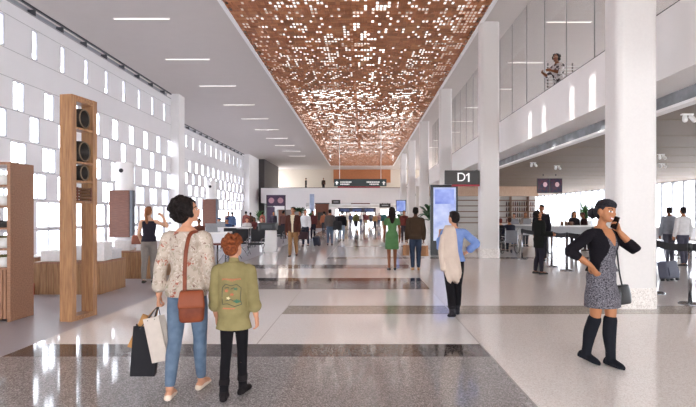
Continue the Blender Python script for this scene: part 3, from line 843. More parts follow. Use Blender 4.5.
MB().loft([(0, .10, .04), (.015, .115, .05), (.10, .11, .048), (.19, .09, .03), (.20, .08, .02)], 18, 0, 4, 2).build('bag_body', BLACK, t, True)
inv = t.matrix_basis.inverted()
MB().limb([inv @ Vector(p) for p in ((2.75, 5.14, .78), (2.71, 5.13, .95), (2.67, 5.11, 1.2), (2.61, 5.08, 1.37), (2.57, 5.09, 1.38))], [.009] * 5, 8, 0, 4).build('strap', BLACK, t, True)

# ---------------- woman in the blue shirt with a coat
W3, w3, a3, l3 = person('person', 'woman in cornflower blue shirt and black trousers, hand on hip, walking away', 1.39, 7.42, 4, 1.575, dict(
    fem=True, legl=(-12, 10, -12, 6), legr=(12, 6, 2, -8), arml=((-.20, .10, -.9), (.05, .35, .75), dict(curl=60, palm=(1, 0, 0))), armr=((.22, -.10, -.21), (-.18, .12, -.19), dict(hand=(-.6, .5, -.5), palm=(-1, 0, 0), curl=25)),
    look=(28, -2, 0), skin='light', hair=('short', hair_mat('black', '221a18')),
    top=dict(mats=[BLUESHIRT], name='shirt', hem=.90, flare=.02, add=.026, sleeve=.80, cuff=1.25, neck=1.45),
    pants=dict(mats=[BLACKC], len=.80, add=.012, flare=.012), shoes=dict(style='boot', mats=[mat('boot_charcoal', '232127', .7, spec=.2)], shaft=.2, rtop=.055, name='boot', heel=.0)), detail=2)
t = thing('coat', 'cream coat slung over the blue shirted woman’s left shoulder', 'coat', (1.30, 7.26, 0), 0)
rings = []
for k, (z, x, y, rx, ry) in enumerate([(.54, .07, .02, .06, .025), (.58, .06, .01, .10, .045), (.68, .045, .0, .125, .055), (.84, .02, .0, .13, .06), (1.0, -.005, .0, .125, .055), (1.18, -.01, .01, .12, .05), (1.30, .0, .035, .10, .05), (1.365, .01, .10, .075, .07), (1.385, .01, .17, .05, .06)]):
    ring = []
    for i in range(36):
        a = 2*math.pi*i/36; wv = 1 + .13 * math.sin(7*a + z*2) * min(1, max(0, (1.3 - z)))
        ring.append(Vector((x + rx*math.cos(a)*wv, y + ry*math.sin(a)*wv, z + (.03*math.sin(3*a + 1) if k < 2 else 0))))
    rings.append(ring)
MB().rings(rings).build('coat_body', CREAM, t, True)
MB().limb([(-.10, .02, 1.22), (-.125, .0, 1.0), (-.11, -.01, .84), (-.10, -.01, .74)], [.04, .05, .046, .042], 12).build('sleeve', CREAM, t, True)
# ------------------------------------------------------------------ travellers further off
def cl(c, sc=14, v=.1): return mat('cloth_' + c, c, .9, scale=sc, var=v, spec=.1)
def traveller(label, X, Y, rz, H, top, bot, hair=('short', '2a201b'), sk='light', fem=False, walk=1, sleeve=.95, detail=1, group=None, z=0., shoes='2a2524', **kw):
    a = 12 * walk; jit = (len(label) % 3) - 1
    sp = dict(fem=fem, skin=sk, legl=(-a * .8 + jit, 6 + a * .8, -a * .8, 6), legr=(a, 5, 2, -6), hair=(hair[0], hair_mat(hair[1], hair[1])),
              arml=((-.17, .10 * walk, -1), (-.02, .28, -1)), armr=((.17, -.12 * walk, -1), (.02, .16, -1)),
              top=dict(mats=[cl(top)], sleeve=sleeve, hem=.90, add=.018), shoes=dict(style='sneaker', mats=[mat('shoe_' + shoes, shoes, .6)]))
    if kw.get('dress'):
        sp.update(bottom='dress', skirt=dict(mats=[cl(top)], hem=kw['dress'], rx=kw.get('rx', .19), ry=.15, sleeve=sleeve, neck=1.43)); sp.pop('top')
    else: sp['pants'] = dict(mats=[cl(bot)])
    kt = kw.get('topx')
    if kt: sp['top'].update(kt)
    for k_ in ('arml', 'armr', 'look', 'lean', 'legl', 'legr', 'sit', 'twist', 'smile', 'bulk', 'wide'):
        if k_ in kw: sp[k_] = kw[k_]
    return person('person', label, X, Y, rz, H, sp, group, z, detail)

def open_front(q, n):
    if n.y > 0 and q.y > .02 and abs(q.x) < .028 + max(0, q.z - 1.1) * .14: return 1
    return 0
# tank top woman by the wooden bench
T1, tw1, ta1, _ = traveller('woman in dark tank top and grey trousers standing by the wooden display benches', at(149, 11.0), 11.0, 8, 1.70, '2c2830', '8a827c', ('pony', '8a5a3e'), 'fair', True, .3, 0, 2,
    armr=((.20, .16, -.12), (-.10, -.02, .25), dict(hand=(-.6, -.1, .6), palm=(0, -1, 0), curl=35)), arml=((-.22, .06, -1), (.05, .55, -.75)), look=(-10, -14, 0), topx=dict(name='tank_top', neck=1.40, hem=.92))
hp_ = tw1(ta1[0][3])
t = thing('handbag', 'rust brown handbag on the tank top woman’s left forearm', 'bag', (hp_[0] - .10, hp_[1] + .02, .87), R(20))
MB().loft([(0, .11, .05), (.02, .13, .06), (.16, .12, .055), (.21, .09, .03)], 18, 0, 4, 2).build('bag_body', mat('rust_bag', '8c4a33', .5, scale=14), t, True)
MB().limb([(-.08, 0, .20), (-.05, 0, .30), (.0, 0, .335), (.05, 0, .30), (.08, 0, .20)], [.009] * 5, 8).build('handle', BROWNLEA, t, True)

traveller('man in open brown blazer, cream shirt and tan trousers walking towards the viewer', at(293, 17.9), 17.9, 178, 1.80, '4a2c26', '92704f', ('short', '1c1614'), 'tan', False, .9, .98, 2, topx=dict(mats=[cl('4a2c26'), cl('d8cbb0')], paint=open_front, name='blazer', hem=.84, add=.03), shoes='3a241c')
traveller('man in white shirt and navy trousers carrying a dark holdall beside a suitcase', at(305.5, 23.6), 23.6, 172, 1.76, 'dcdadd', '2a2b38', ('short', '2a201b'), 'light', False, .7, .96, 1)
Xb = at(304, 23.3)
t = thing('holdall', 'dark maroon holdall held by the white shirted man', 'bag', (Xb - .03, 23.25, .36), R(10))
MB().loft([(0, .22, .10), (.03, .25, .13), (.28, .24, .12), (.36, .20, .06)], 18, 0, 4, 2).build('bag_body', mat('maroon_canvas', '3a2228', .8), t, True)
MB().limb([(-.12, 0, .34), (-.08, 0, .46), (.08, 0, .46), (.12, 0, .34)], [.014] * 4, 8).build('handle', BLACK, t, True)
def suitcase(label, X, Y, rz, h, w, d, m, tilt=0., hl=.45):
    t = thing('suitcase', label, 'suitcase', (X, Y, 0), R(rz)); t.rotation_euler = (R(tilt), 0, R(rz))
    b = MB().rbox(-w/2, w/2, -d/2, d/2, .06, .06 + h, .05, 0, None, 4)
    o = b.build('shell', m, t, bevel=.02)
    MB().rbox(-w/2 + .05, w/2 - .05, -d/2 - .02, -d/2, .12, .06 + h * .62, .02).build('pocket', m, t, bevel=.008)
    for sx in (-1, 1):
        for sy in (-1, 1):
            MB().limb([(sx*(w/2 - .06) - .015, sy*(d/2 - .05), .035), (sx*(w/2 - .06) + .015, sy*(d/2 - .05), .035)], [.035, .035], 12, 0, 1).build('wheel', BLACK, t, True)
    hm = MB()
    for sx in (-1, 1): hm.rod((sx * w * .26, d*.3, .06 + h), (sx * w * .26, d*.3, .06 + h + hl), .010)
    hm.rod((-w*.26 - .01, d*.3, .06 + h + hl), (w*.26 + .01, d*.3, .06 + h + hl), .016)
    hm.build('trolley_handle', STEEL, t, True)
    return t
suitcase('navy suitcase tilted behind the white shirted man', at(317.5, 24.0), 24.0, 160, .42, .34, .22, mat('navy_shell', '2c3040', .5), -20, .35)
traveller('man in grey top and blue jeans walking away with a black shoulder bag', at(330, 24.2), 24.2, 0, 1.78, '5c5350', '566478', ('short', '1c1614'), 'tan', False, .8, .98, 1)
t = thing('shoulder_bag', 'black shoulder bag at the grey topped man’s right side', 'bag', (at(337.5, 24.1), 24.05, .78), R(20))
MB().loft([(0, .20, .07), (.03, .23, .09), (.36, .22, .08), (.44, .16, .04)], 18, 0, 4, 2).build('bag_body', BLKFAB, t, True)
MB().limb([(-.12, 0, .42), (-.22, .02, .58), (-.20, .03, .62)], [.015] * 3, 8).build('strap', BLACK, t, True)
traveller('man in black top and pale jeans just beyond the black shoulder bag', at(342, 28.5), 28.5, 0, 1.72, '201e22', '8a97aa', ('short', '1c1614'), 'tan', False, .7)
t_, gw, ga, _ = traveller('woman in short sleeved green dress walking away in heels', at(392, 13.5), 13.5, 2, 1.73, '54794f', None, ('long', '1d1512'), 'brown', True, .5, .24, 2, dress=.56, rx=.195)
Mn = traveller('man in dark brown jacket and jeans walking away with two paper bags', at(415.5, 13.5), 13.5, -2, 1.72, '43352a', '323c4e', ('short', '15100e'), 'dark', False, .6, .98, 2, topx=dict(name='jacket', hem=.84, add=.03), shoes='a87d50')
for sd, lab in ((0, 'orange tan paper bag in the brown jacketed man’s left hand'), (1, 'orange tan paper bag in the brown jacketed man’s right hand')):
    h = Mn[1](Mn[2][sd][3] + Mn[2][sd][4] * .09)
    shopping_bag('paper_bag', lab, (h[0] + (-.03, .03)[sd], h[1], h[2] - .40), .20, .09, .29, (50, -50)[sd], (4, -4)[sd], mat('orange_kraft', 'b0805c', .8), mat('kraft_cord', 'a87540', .8), h)
traveller('man in maroon checked shirt walking towards the viewer behind the green dress', at(404, 27), 27, 175, 1.74, '6a3630', '3a3438', ('short', '1d1512'), 'tan', False, .7)
traveller('woman in pale pink top and blue jeans near the totem screen', at(438, 19.8), 19.8, 170, 1.62, 'c9b3b4', '6a7d98', ('bun', '3a2a22'), 'fair', True, .5)
# man in black at the queue, and the tall man behind
B1, bw1, ba1, _ = traveller('man in long black jacket and dark trousers looking down, side on by the queue', at(539.5, 12.6), 12.6, -82, 1.64, '1e1f1d', '2c2830', ('short', '1b1512'), 'tan', False, .25, .98, 2,
    arml=((-.05, .10, -1), (.10, .9, -.15)), armr=((.05, .06, -1), (-.05, .9, -.12)), look=(0, -28, 0), topx=dict(name='jacket', hem=.70, add=.035, collar=True), shoes='151314')
traveller('tall man in black coat standing behind the man looking down', at(541.5, 16.2), 16.2, 150, 1.84, '232026', '232026', ('short', '191412'), 'brown', False, .2, .98, 1, topx=dict(add=.03, name='coat', hem=.75))
traveller('man in white shirt and grey trousers standing beside a navy trolley case', at(683, 14.6), 14.6, 4, 1.74, 'd6d2d2', '4e4c58', ('short', '241c1a'), 'tan', False, .3, .97, 2)
traveller('man in grey shirt standing left of the white shirted man', at(669, 15.2), 15.2, -6, 1.75, '8f9199', '5a5a64', ('short', '2c2624'), 'brown', False, .3, .97, 2)
suitcase('grey navy trolley case on the glossy floor behind the two men', 7.16, 11.3, 20, .40, .42, .24, mat('slate_shell', '4a4b5c', .5), -12, .50)
# person on the balcony
patt = spots('monochrome_print', 'd8d4d4', [('3a3338', 9, .42), ('8a4a48', 12, .2)], 1.)
person('person', 'person with dark curly hair in patterned top leaning on the balcony rail', 5.66, 14.0, 118, 1.80, dict(hair=('curly', hair_mat('black', '221a18'), 60), skin='brown', lean=10,
    arml=((-.12, .5, -.75), (.25, .85, .1)), armr=((.12, .5, -.75), (-.25, .85, .1)), look=(20, -8, 0), top=dict(mats=[patt], sleeve=.6, hem=.9, add=.02), pants=dict(mats=[cl('4a5a7c')])), None, MZ, 2)

# ------------------------------------------------------------------ seated people
SIT = dict(legl=(84, 84, 0, 4), legr=(82, 80, 0, -4), sit=True)
SEATG = None
def chair(label, X, Y, rz, group, m=None):
    t = thing('lounge_chair', label, 'chair', (X, Y, 0), R(rz), group); m = m or BLKFAB
    MB().rbox(-.26, .26, -.24, .26, .40, .46, .04).build('seat', m, t, bevel=.01)
    M = Matrix.Translation((0, -.25, .46)) @ Matrix.Rotation(R(10), 4, 'X')
    MB().rbox(-.27, .27, -.03, .03, .03, .52, .02, 0, M).build('backrest', m, t, bevel=.01)
    for sx in (-1, 1):
        MB().limb([(sx*.28, .20, .0), (sx*.28, .05, .20), (sx*.28, -.20, .40)], [.014] * 3, 8).build('leg', STEEL, t, True)
        MB().limb([(sx*.28, -.22, .0), (sx*.28, .0, .20), (sx*.28, .22, .40), (sx*.28, .24, .60), (sx*.28, -.20, .62)], [.014] * 5, 8).build('leg', STEEL, t, True)
    return t
def seated(label, X, Y, rz, top, bot, hair, sk='light', fem=False, ch=None, **kw):
    kw = dict(SIT, arml=((-.15, .35, -.85), (.1, .9, -.1)), armr=((.15, .35, -.85), (-.1, .9, -.1)), **kw)
    return traveller(label, X, Y, rz, 1.72, top, bot, hair, sk, fem, 0, .9, 1, **kw)
# ------------------------------------------------------------------ retail furniture on the left
BOWL = mat('dark_basket', '2f2824', .7, scale=50, var=.4)
RIM = mat('basket_rim', '7d6a55', .6)
t = thing('display_portal', 'tall oak portal shelf holding round dark baskets', 'display shelf', (-4.29, 7.0, 0), R(-9))
MB().box(-.10, .10, 0, .09, 0, 3.29).build('post', OAK, t, bevel=.004)
MB().box(-.10, .10, .43, .52, 0, 3.29).build('post', OAK, t, bevel=.004)
MB().box(-.10, .10, .09, .43, 3.20, 3.29).build('top_beam', OAKX, t, bevel=.003)
MB().box(-.10, .10, .09, .43, 0, .07).build('bottom_beam', OAKX, t, bevel=.003)
for z in (2.80, 2.30, 2.02, 1.72): MB().box(-.095, .095, .09, .43, z, z + .03).build('shelf', OAKX, t)
def basket(label, x, y, z, r, L):
    b = thing('basket', label, 'basket', (x, y, z + r), 0, None)
    Mr = Matrix.Rotation(R(90), 4, 'Y')
    MB().lathe([(r*.6, -L/2), (r*.98, -L/2 + .015), (r, 0), (r*.97, L/2 - .02), (r*.9, L/2), (r*.82, L/2 - .01), (r*.75, -L/2 + .03), (.01, -L/2 + .03)], 0, 0, 24, 0, Mr).build('basket_body', BOWL, b, True)
    MB().limb([Mr @ Vector((r*.88*math.cos(a*math.pi/10), r*.88*math.sin(a*math.pi/10), L/2)) for a in range(21)], [.009] * 21, 6, 0, 1).build('rim', RIM, b, True)
for z, r, lab in ((2.83, .15, 'round dark basket on the top shelf of the oak portal'), (2.05, .12, 'round dark basket on the third shelf of the oak portal'), (2.33, .16, 'round dark basket on the second shelf of the oak portal')):
    basket(lab, -4.25, 7.26, z, r, .17)
t = thing('crate', 'square dark wicker crate on the lowest shelf of the oak portal', 'crate', (-4.25, 7.26, 1.752), R(-9))
cm = MB().box(-.09, .09, -.14, .14, 0, .012)
for z in (.03, .075, .12, .165): cm.box(-.095, .095, -.145, -.135, z, z + .03).box(-.095, .095, .135, .145, z, z + .03).box(-.095, -.085, -.135, .135, z, z + .03).box(.085, .095, -.135, .135, z, z + .03)
cm.build('slats', mat('wicker', '6d4a32', .8, scale=50, var=.4), t)
cp = MB()
for sx in (-.088, .088):
    for sy in (-.138, .138): cp.box(sx - .008, sx + .008, sy - .008, sy + .008, 0, .2)
cp.build('corner_posts', BROWNLEA, t)

t = thing('display_shelf', 'walnut shelf unit with pots at the left edge', 'display shelf', (-5.09, 7.0, 0), 0)
H = 2.31
MB().box(-.05, .0, 0, .5, 0, H).build('side_panel', WALNUTH, t, bevel=.003)
MB().box(-1.5, -1.45, 0, .5, 0, H).build('side_panel', WALNUTH, t, bevel=.003)
MB().box(-1.45, -.05, 0, .5, H - .04, H).build('top', WALNUT, t)
fb = MB().box(-1.45, -.05, .015, .5, .04, .76)
for i in range(28): fb.box(-1.445 + i*.05, -1.415 + i*.05, 0, .015, .04, .76)
fb.build('fluted_base', WALNUT, t)
SHZ = (.78, 1.06, 1.36, 1.68, 1.98)
for z in SHZ: MB().box(-1.45, -.05, 0, .5, z - .03, z).build('shelf', WALNUT, t)
POT = mat('white_pot', 'dad6d2', .5); MOSS = mat('moss', '6b6638', .9, scale=70, var=.5)
def pot(label, x, z, r, h, m, plant=None, grp='pots on the walnut shelf'):
    p = thing('pot', label, 'pot', (x, 7.16, z), 0, grp)
    MB().lathe([(.01, 0), (r*.85, 0), (r, h*.3), (r, h), (r*.88, h), (r*.86, h*.85), (.01, h*.83)], n=20).build('pot_body', m, p, True)
    if plant:
        pm = MB()
        for q in range(26):
            a = rnd.uniform(0, 6.28); rr = rnd.uniform(0, r*.8); pm.ball((rr*math.cos(a), rr*math.sin(a), h*.9 + rnd.uniform(0, .03)), (.03, .03, .022), 7, 5)
        pm.build('moss', plant, p, True)
for i, z in enumerate(SHZ):
    nm = ('lowest', 'second', 'middle', 'fourth', 'top')[i]
    m, lab = (MOSS, 'olive') if i in (0, 1) else (POT, 'white')
    pot('white ceramic pot at the right end of the %s walnut shelf' % nm if i != 2 else 'dark bowl at the right end of the middle walnut shelf', -5.26, z, .115, .15 if i != 2 else .10, POT if i != 2 else BOWL, MOSS if i in (0, 1) else None)
    pot('low white pot left of the end pot on the %s walnut shelf' % nm, -5.50, z, .10, .13, POT, MOSS if i in (0, 1) else None)
t = thing('paper_bag', 'small red paper bag at the foot of the wooden bench', 'bag', (-6.42, 9.34, 0), R(10))
MB().box(-.07, .07, -.03, .03, 0, .22).build('bag_body', mat('red_paper', 'a8372c', .7), t); MB().limb([(-.04, 0, .21), (-.02, 0, .28), (.02, 0, .28), (.04, 0, .21)], [.004] * 4, 6).build('handle', BLACK, t)

def bench(label, x0, x1, y0, y1, h, grp=None):
    t = thing('display_bench', label, 'display bench', ((x0+x1)/2, (y0+y1)/2, 0), 0, grp); a, b = (x1-x0)/2, (y1-y0)/2
    body = MB().box(-a + .02, a - .02, -b + .02, b - .02, 0.0, h - .04)
    n = int(a * 2 / .12)
    for i in range(n): body.box(-a + i*2*a/n + .004, -a + (i+1)*2*a/n - .004, -b, -b + .02, 0.0, h - .04)
    n = int(b * 2 / .12)
    for i in range(n): body.box(a - .02, a, -b + i*2*b/n + .004, -b + (i+1)*2*b/n - .004, 0.0, h - .04)
    body.build('plank_body', wood('bench_oak', 'ab835c', '8d6544', 'z'), t)
    MB().box(-a, a, -b, b, h - .04, h).build('bench_top', WALNUT, t, bevel=.004)
    return t
bench('long low wooden display bench behind the oak portal', -6.38, -5.09, 9.38, 10.40, .63)
bench('second wooden display bench beside the tank top woman', -6.25, -4.98, 11.7, 13.0, .66)
bench('third wooden display bench at the far left by the shelf unit', -8.3, -7.1, 10.2, 11.2, .62)
WB = [mat('white_card', 'eceaea', .6), mat('grey_card', 'dedde0', .6)]
def carton(label, x, y, z, a, b, h, rz=0, m=0, grp=None):
    t = thing('storage_box', label, 'box', (x, y, z), R(rz), grp)
    MB().box(-a/2, a/2, -b/2, b/2, 0, h).build('box_body', WB[m], t, bevel=.008); MB().box(-a/2 - .008, a/2 + .008, -b/2 - .008, b/2 + .008, h - .05, h + .006).build('lid', WB[m], t, bevel=.006)
for i, (x, y, a, b, h, lab) in enumerate([(-6.1, 9.7, .46, .36, .20, 'low white box at the left end of the bench behind the oak portal'), (-5.68, 9.95, .34, .34, .28, 'white box at the middle of the bench behind the oak portal'),
        (-5.30, 9.75, .34, .40, .36, 'tall white box at the right end of the bench behind the oak portal'), (-5.30, 10.2, .30, .3, .20, 'small white box behind the tall one on the bench')]):
    carton(lab, x, y, .63, a, b, h, rnd.uniform(-8, 8), i % 2)
for i, (x, y, h, lab) in enumerate([(-5.95, 12.1, .24, 'white box at the left end of the bench beside the tank top woman'), (-5.45, 12.2, .34, 'taller white box at the middle of the bench beside the tank top woman'), (-5.1, 12.6, .2, 'grey white box at the right end of the bench beside the tank top woman')]):
    carton(lab, x, y, .66, .36, .36, h, rnd.uniform(-8, 8), i % 2)
carton('white box on the far left bench', -7.6, 10.6, .62, .5, .4, .26, 5, 0)
def pillar(lab, X, Y):
    t = thing('retail_pillar', lab, 'pillar', (X, Y, 0))
    MB().lathe([(.01, 0), (.30, 0), (.30, 3.36), (.28, 3.42), (.01, 3.42)], n=28).build('shaft', WHITE, t, True)
    pm = MB().rbox(-.36, .36, -.40, -.32, .75, 2.40, .02)
    for i in range(12): pm.box(-.34, .34, -.408, -.40, .80 + i*.133, .90 + i*.133)
    pm.build('wood_panel', BROWNPANEL, t); MB().box(.365, .46, -.39, -.2, .8, 2.4).build('edge_screen', mat('screen_edge', '50525c', .3), t)
    MB().ball((.02, -.30, 3.10), .075).build('speaker_dome', BLACK, t, True)
pillar('white pillar with brown wood panel behind the tank top woman', -8.55, 17.4)
pillar('white pillar with brown wood panel above the floral woman’s right shoulder', -8.5, 27.2)

# ------------------------------------------------------------------ seating and counters on the left
gi = 'black lounge chairs by the left counters'
spots_ = [(at(256, 18.6), 18.6, 176, 'black lounge chair left of the white drum bin'), (at(240.5, 19.0), 19.0, 186, 'black lounge chair second to the left of the white drum bin'),
          (at(228, 20.4), 20.4, 180, 'black lounge chair behind the child’s head'), (at(246, 22.6), 22.6, 180, 'black lounge chair in the second row, left one'), (at(261, 23.0), 23.0, 184, 'black lounge chair in the second row, right one'),
          (at(278, 25.5), 25.5, 180, 'black lounge chair just beyond the white drum bin'), (at(205, 16.6), 16.6, 200, 'black lounge chair right of the floral woman’s head'), (at(288, 30.0), 30., 180, 'black lounge chair farthest along the left edge')]
c0 = None
for x, y, rz, lab in spots_:
    if c0 is None: c0 = chair(lab, x, y, rz, gi)
    else: dup(c0, (x, y, 0), R(rz), lab)
def drum(label, X, Y):
    t = thing('drum_bin', label, 'bin', (X, Y, 0))
    MB().lathe([(.01, 0), (.34, 0), (.36, .03), (.36, .86), (.33, .90), (.01, .90)], n=32).build('drum', WHITEGLOSS, t, True)
    MB().rbox(-.36, .36, -.30, .30, .903, 1.20, .06, 0, None, 5).build('black_hood', BLACK, t, bevel=.02); MB().box(-.22, .22, -.302, -.30, .98, 1.12).build('slot', mat('slot_grey', '34363c', .3), t)
drum('white drum shaped bin with black hood at the edge of the seating', -3.98 + .05, 20.1)
def counter(label, X, Y, w, d, h, rz=0, legs=True):
    t = thing('counter_table', label, 'table', (X, Y, 0), R(rz))
    MB().rbox(-w/2, w/2, -d/2, d/2, h - .05, h, .04).build('table_top', WHITEGLOSS, t, bevel=.006)
    MB().box(-w/2 + .06, w/2 - .06, -d/2 + .05, -d/2 + .07, h - .42, h - .051).build('modesty_panel', WPANEL, t)
    for sx in (-1, 1):
        for sy in (-1, 1): MB().rod((sx*(w/2 - .08), sy*(d/2 - .10), 0), (sx*(w/2 - .08), sy*(d/2 - .10), h - .05), .022).build('leg', STEEL, t, True)
    return t
def laptop(label, X, Y, z, rz, grp=None, m=None):
    t = thing('laptop', label, 'laptop', (X, Y, z), R(rz), grp); m = m or mat('laptop_grey', '9b9da0', .4, .3)
    MB().rbox(-.18, .18, -.12, .12, 0, .018, .012).build('keyboard_base', m, t)
    M = Matrix.Translation((0, .12, .018)) @ Matrix.Rotation(R(-14), 4, 'X')
    MB().rbox(-.18, .18, -.006, .006, 0, .25, .004, 0, M).build('lid', m, t); MB().box(-.165, .165, -.0085, -.0065, .015, .235, 0, M).build('screen', mat('laptop_screen', '3a3f4c', .2), t)
counter('white counter table right of the floral woman', at(209, 14.6), 14.8, 1.15, .6, 1.02, 0)
laptop('grey laptop open on the counter right of the floral woman', at(213, 14.7), 14.7, 1.02, 180)
counter('white counter table behind the child', at(227, 22.0), 22.0, 2.2, .6, .98, 0)
laptop('grey laptop open on the counter behind the child', at(222, 22.0), 22.0, .98, 180)
def stool(label, X, Y, grp):
    t = thing('bar_stool', label, 'stool', (X, Y, 0), 0, grp)
    MB().lathe([(.01, .66), (.17, .66), (.18, .68), (.17, .71), (.01, .71)], n=20).build('seat', mat('stool_red', '6d3430', .5), t, True)
    MB().lathe([(.01, 0), (.20, 0), (.20, .015), (.03, .03), (.025, .66), (.01, .66)], n=20).build('pedestal', STEEL, t, True)
stool('bar stool in front of the counter right of the floral woman, left one', at(203, 14.0), 14.0, 'bar stools by the counter'); stool('bar stool in front of the counter right of the floral woman, right one', at(217.5, 14.1), 14.1, 'bar stools by the counter')
t = thing('bench_seating', 'low pale perforated bench row running back behind the child', 'bench', (-4.5, 16.95, 0), R(2))
for i in range(4): MB().rbox(-.24, .24, -1.3 + i*.66, -.70 + i*.66, .38, .42, .05).build('seat', mat('perforated_grey', 'a9a9ad', .4, .4, scale=60, var=.3), t, bevel=.008)
MB().box(-.03, .03, -1.3, 1.28, .31, .379).build('rail', STEEL, t)
for y in (-1.1, 0, 1.1): MB().limb([(-.26, y, .012), (-.05, y, .30), (.05, y, .30), (.26, y, .012)], [.016] * 4, 8).build('leg', STEEL, t, True)

S_ = seated
S_('seated person in rust top behind the counter, nearest the floral woman', at(199, 19.5), 19.5, 180, '5c3a30', '2a2a30', ('short', '1c1614'), 'brown')
S_('seated man in dark cap and blue top behind the child’s head', at(227, 23.2), 23.2, 180, '4a5a80', '2a2a30', ('cap', '22305a'), 'tan')
S_('seated person in navy cap left of the dark capped man', at(219, 25.0), 25.0, 170, '3a4668', '2a2a30', ('cap', '2b3d66'), 'light')
S_('seated person in white top in the second chair row', at(247, 26.4), 26.4, 180, 'c9c4c2', '2a2a30', ('short', '241c1a'), 'light')
S_('seated person in grey top beside the white topped one', at(262, 26.8), 26.8, 184, '77747a', '2a2a30', ('short', '4a3428'), 'fair')
S_('seated person in maroon top by the green hedge plant', at(254, 29.5), 29.5, 180, '6d3c3c', '2a2a30', ('long', '2a1c18'), 'brown', True)
for (px, Y, top, bot, hr, sk, lab) in [(228.5, 33, '8d6c62', '3a3a42', '5a3428', 'fair', 'standing person in dusty rose top far left by the window wall'), (246, 36, '8a4e48', '33333b', '1d1614', 'tan', 'standing person in brick red top far left by the window wall'),
        (232, 30, '5b6f92', '33333b', '241c1a', 'tan', 'standing person in slate blue top beyond the seated people'), (250.5, 38, '5c4038', '2b2b33', '1d1614', 'brown', 'standing person in brown top left of the dark block'),
        (262.5, 41, '9a5c50', '30303a', '2a1c18', 'tan', 'standing person in coral top in front of the dark block'), (273.5, 37, '4b4650', '2c2c36', '1d1614', 'tan', 'standing person in charcoal top by the purple board'), (283.5, 31, '6b4a46', '2a2a34', '1c1512', 'brown', 'standing person in plum top left of the brown blazer man'), (300, 29, '39343c', '25252d', '1c1512', 'tan', 'person in black jacket behind the brown blazer man'), (313, 30.5, '5d3434', '2a2632', '1c1512', 'brown', 'person in wine jacket behind the white shirted man')]:
    traveller(lab, at(px, Y), Y, rnd.choice((0, 180, 150, -20)), rnd.uniform(1.66, 1.8), top, bot, ('short', hr), sk, False, .6)

# ------------------------------------------------------------------ plants
def leaf(mb, base, d, L, w, droop, mi=0):
    d = Vector(d).normalized(); sd = d.cross(Vector((0, 0, 1))); sd = sd.normalized() if sd.length > .01 else Vector((1, 0, 0)); n = 7; rs = []
    for k in range(n):
        u = k / (n - 1); p = Vector(base) + d * (L * u) + Vector((0, 0, -droop * L * u * u)); ww = w * math.sin(math.pi * min(1, .12 + u * .88)) + .002
        up = sd.cross(d).normalized(); rs.append([p - sd * ww - up*.15*ww, p + up*.004, p + sd * ww - up*.15*ww, p - up*.004])
    mb.rings(rs, mi)
def plant(name, label, X, Y, z, h, n, L, w, m, planter=None, cat='plant', spread=1., droop=.35, stem=0.):
    t = thing(name, label, cat, (X, Y, z)); ph = 0.
    if planter:
        ph = planter[0]; r = planter[1]
        MB().lathe([(.01, 0), (r*.85, 0), (r, ph), (r*.9, ph), (r*.9, ph - .04), (.01, ph - .04)], n=28).build('planter', WHITEGLOSS, t, True)
        MB().lathe([(.01, ph - .035), (r*.89, ph - .035), (r*.89, ph - .02), (.01, ph - .015)], n=24).build('soil', SOIL, t, True)
    q = random.Random(int(X*100)); mb = MB()
    if stem: MB().limb([(0, 0, ph - .02), (.02, 0, ph + stem*.5), (0, .01, ph + stem)], [.04, .03, .03], 10).build('trunk', mat('bark', '6b5040', .8, scale=30), t, True)
    for i in range(n):
        a = q.uniform(0, 6.28); e = q.uniform(.2, 1.5)
        b = Vector((q.uniform(-.06, .06), q.uniform(-.06, .06), ph - .02 + (stem if stem else q.uniform(0, h * .35))))
        leaf(mb, b, (math.cos(a) * spread, math.sin(a) * spread, e), L * q.uniform(.7, 1.15), w, droop * q.uniform(.4, 1.4))
    mb.build('leaves', m, t, True)
    return t
plant('potted_palm', 'large leafy palm in a tall white planter left of the totem screen', at(429, 22), 22., 0, 1.3, 34, .95, .085, LEAFD, (1.28, .28), spread=.9, droop=.45)
plant('potted_palm', 'smaller palm in white planter farther along the column row', at(399, 36), 36., 0, .9, 26, .8, .08, LEAF, (1.2, .28), droop=.5)
plant('potted_plant', 'tall green plant behind the smiling woman’s head', at(585.5, 21.6), 21.6, 0, 1.0, 40, .62, .05, LEAF, (1.28, .22), spread=.55, droop=.2)
plant('potted_plant', 'narrow green plant beside the dark block on the left', at(260.5, 44), 44., 0, 1.6, 60, .8, .09, LEAF, (.9, .3), spread=.5, droop=.2)
plant('potted_tree', 'green tree in a planter behind the brown blazer man', at(299, 41), 41., 0, 1.4, 90, .75, .11, LEAFD, (.8, .34), spread=1.1, droop=.35, stem=1.0)
plant('potted_tree', 'small green tree left of the wooden kiosk', at(311, 46), 46., 0, 1.2, 60, .7, .1, LEAF, (.7, .32), spread=1., droop=.4, stem=.7)

# ------------------------------------------------------------------ signs and screens
GLYPH = mat('sign_white', 'f0f0ee', .5, emit=.15); SIGNK = mat('sign_charcoal', '3a3634', .5); RED = mat('sign_red', 'a02030', .5)
def text_mesh(body, size, name, parent, loc, rx=90, m=GLYPH, rz=0):
    c = bpy.data.curves.new(name, 'FONT'); c.body = body; c.size = size; c.extrude = .004; c.align_x = 'CENTER'; c.align_y = 'CENTER'; c.offset = .0
    o = bpy.data.objects.new('tmp', c); COL.objects.link(o); dg = bpy.context.evaluated_depsgraph_get(); dg.update()
    me = bpy.data.meshes.new_from_object(o.evaluated_get(dg)); bpy.data.objects.remove(o); me.materials.clear(); me.materials.append(m)
    q = link(name, me, parent, loc); q.rotation_euler = (R(rx), 0, R(rz)); return q
Yg = 17.35
t = thing('gate_sign', 'dark hanging gate sign reading D1 with red edge between two columns', 'sign', (at(462, Yg), Yg, 0))
MB().box(-.62, .62, -.06, .06, hz(184.5, Yg), hz(170.5, Yg)).build('panel', SIGNK, t, bevel=.005)
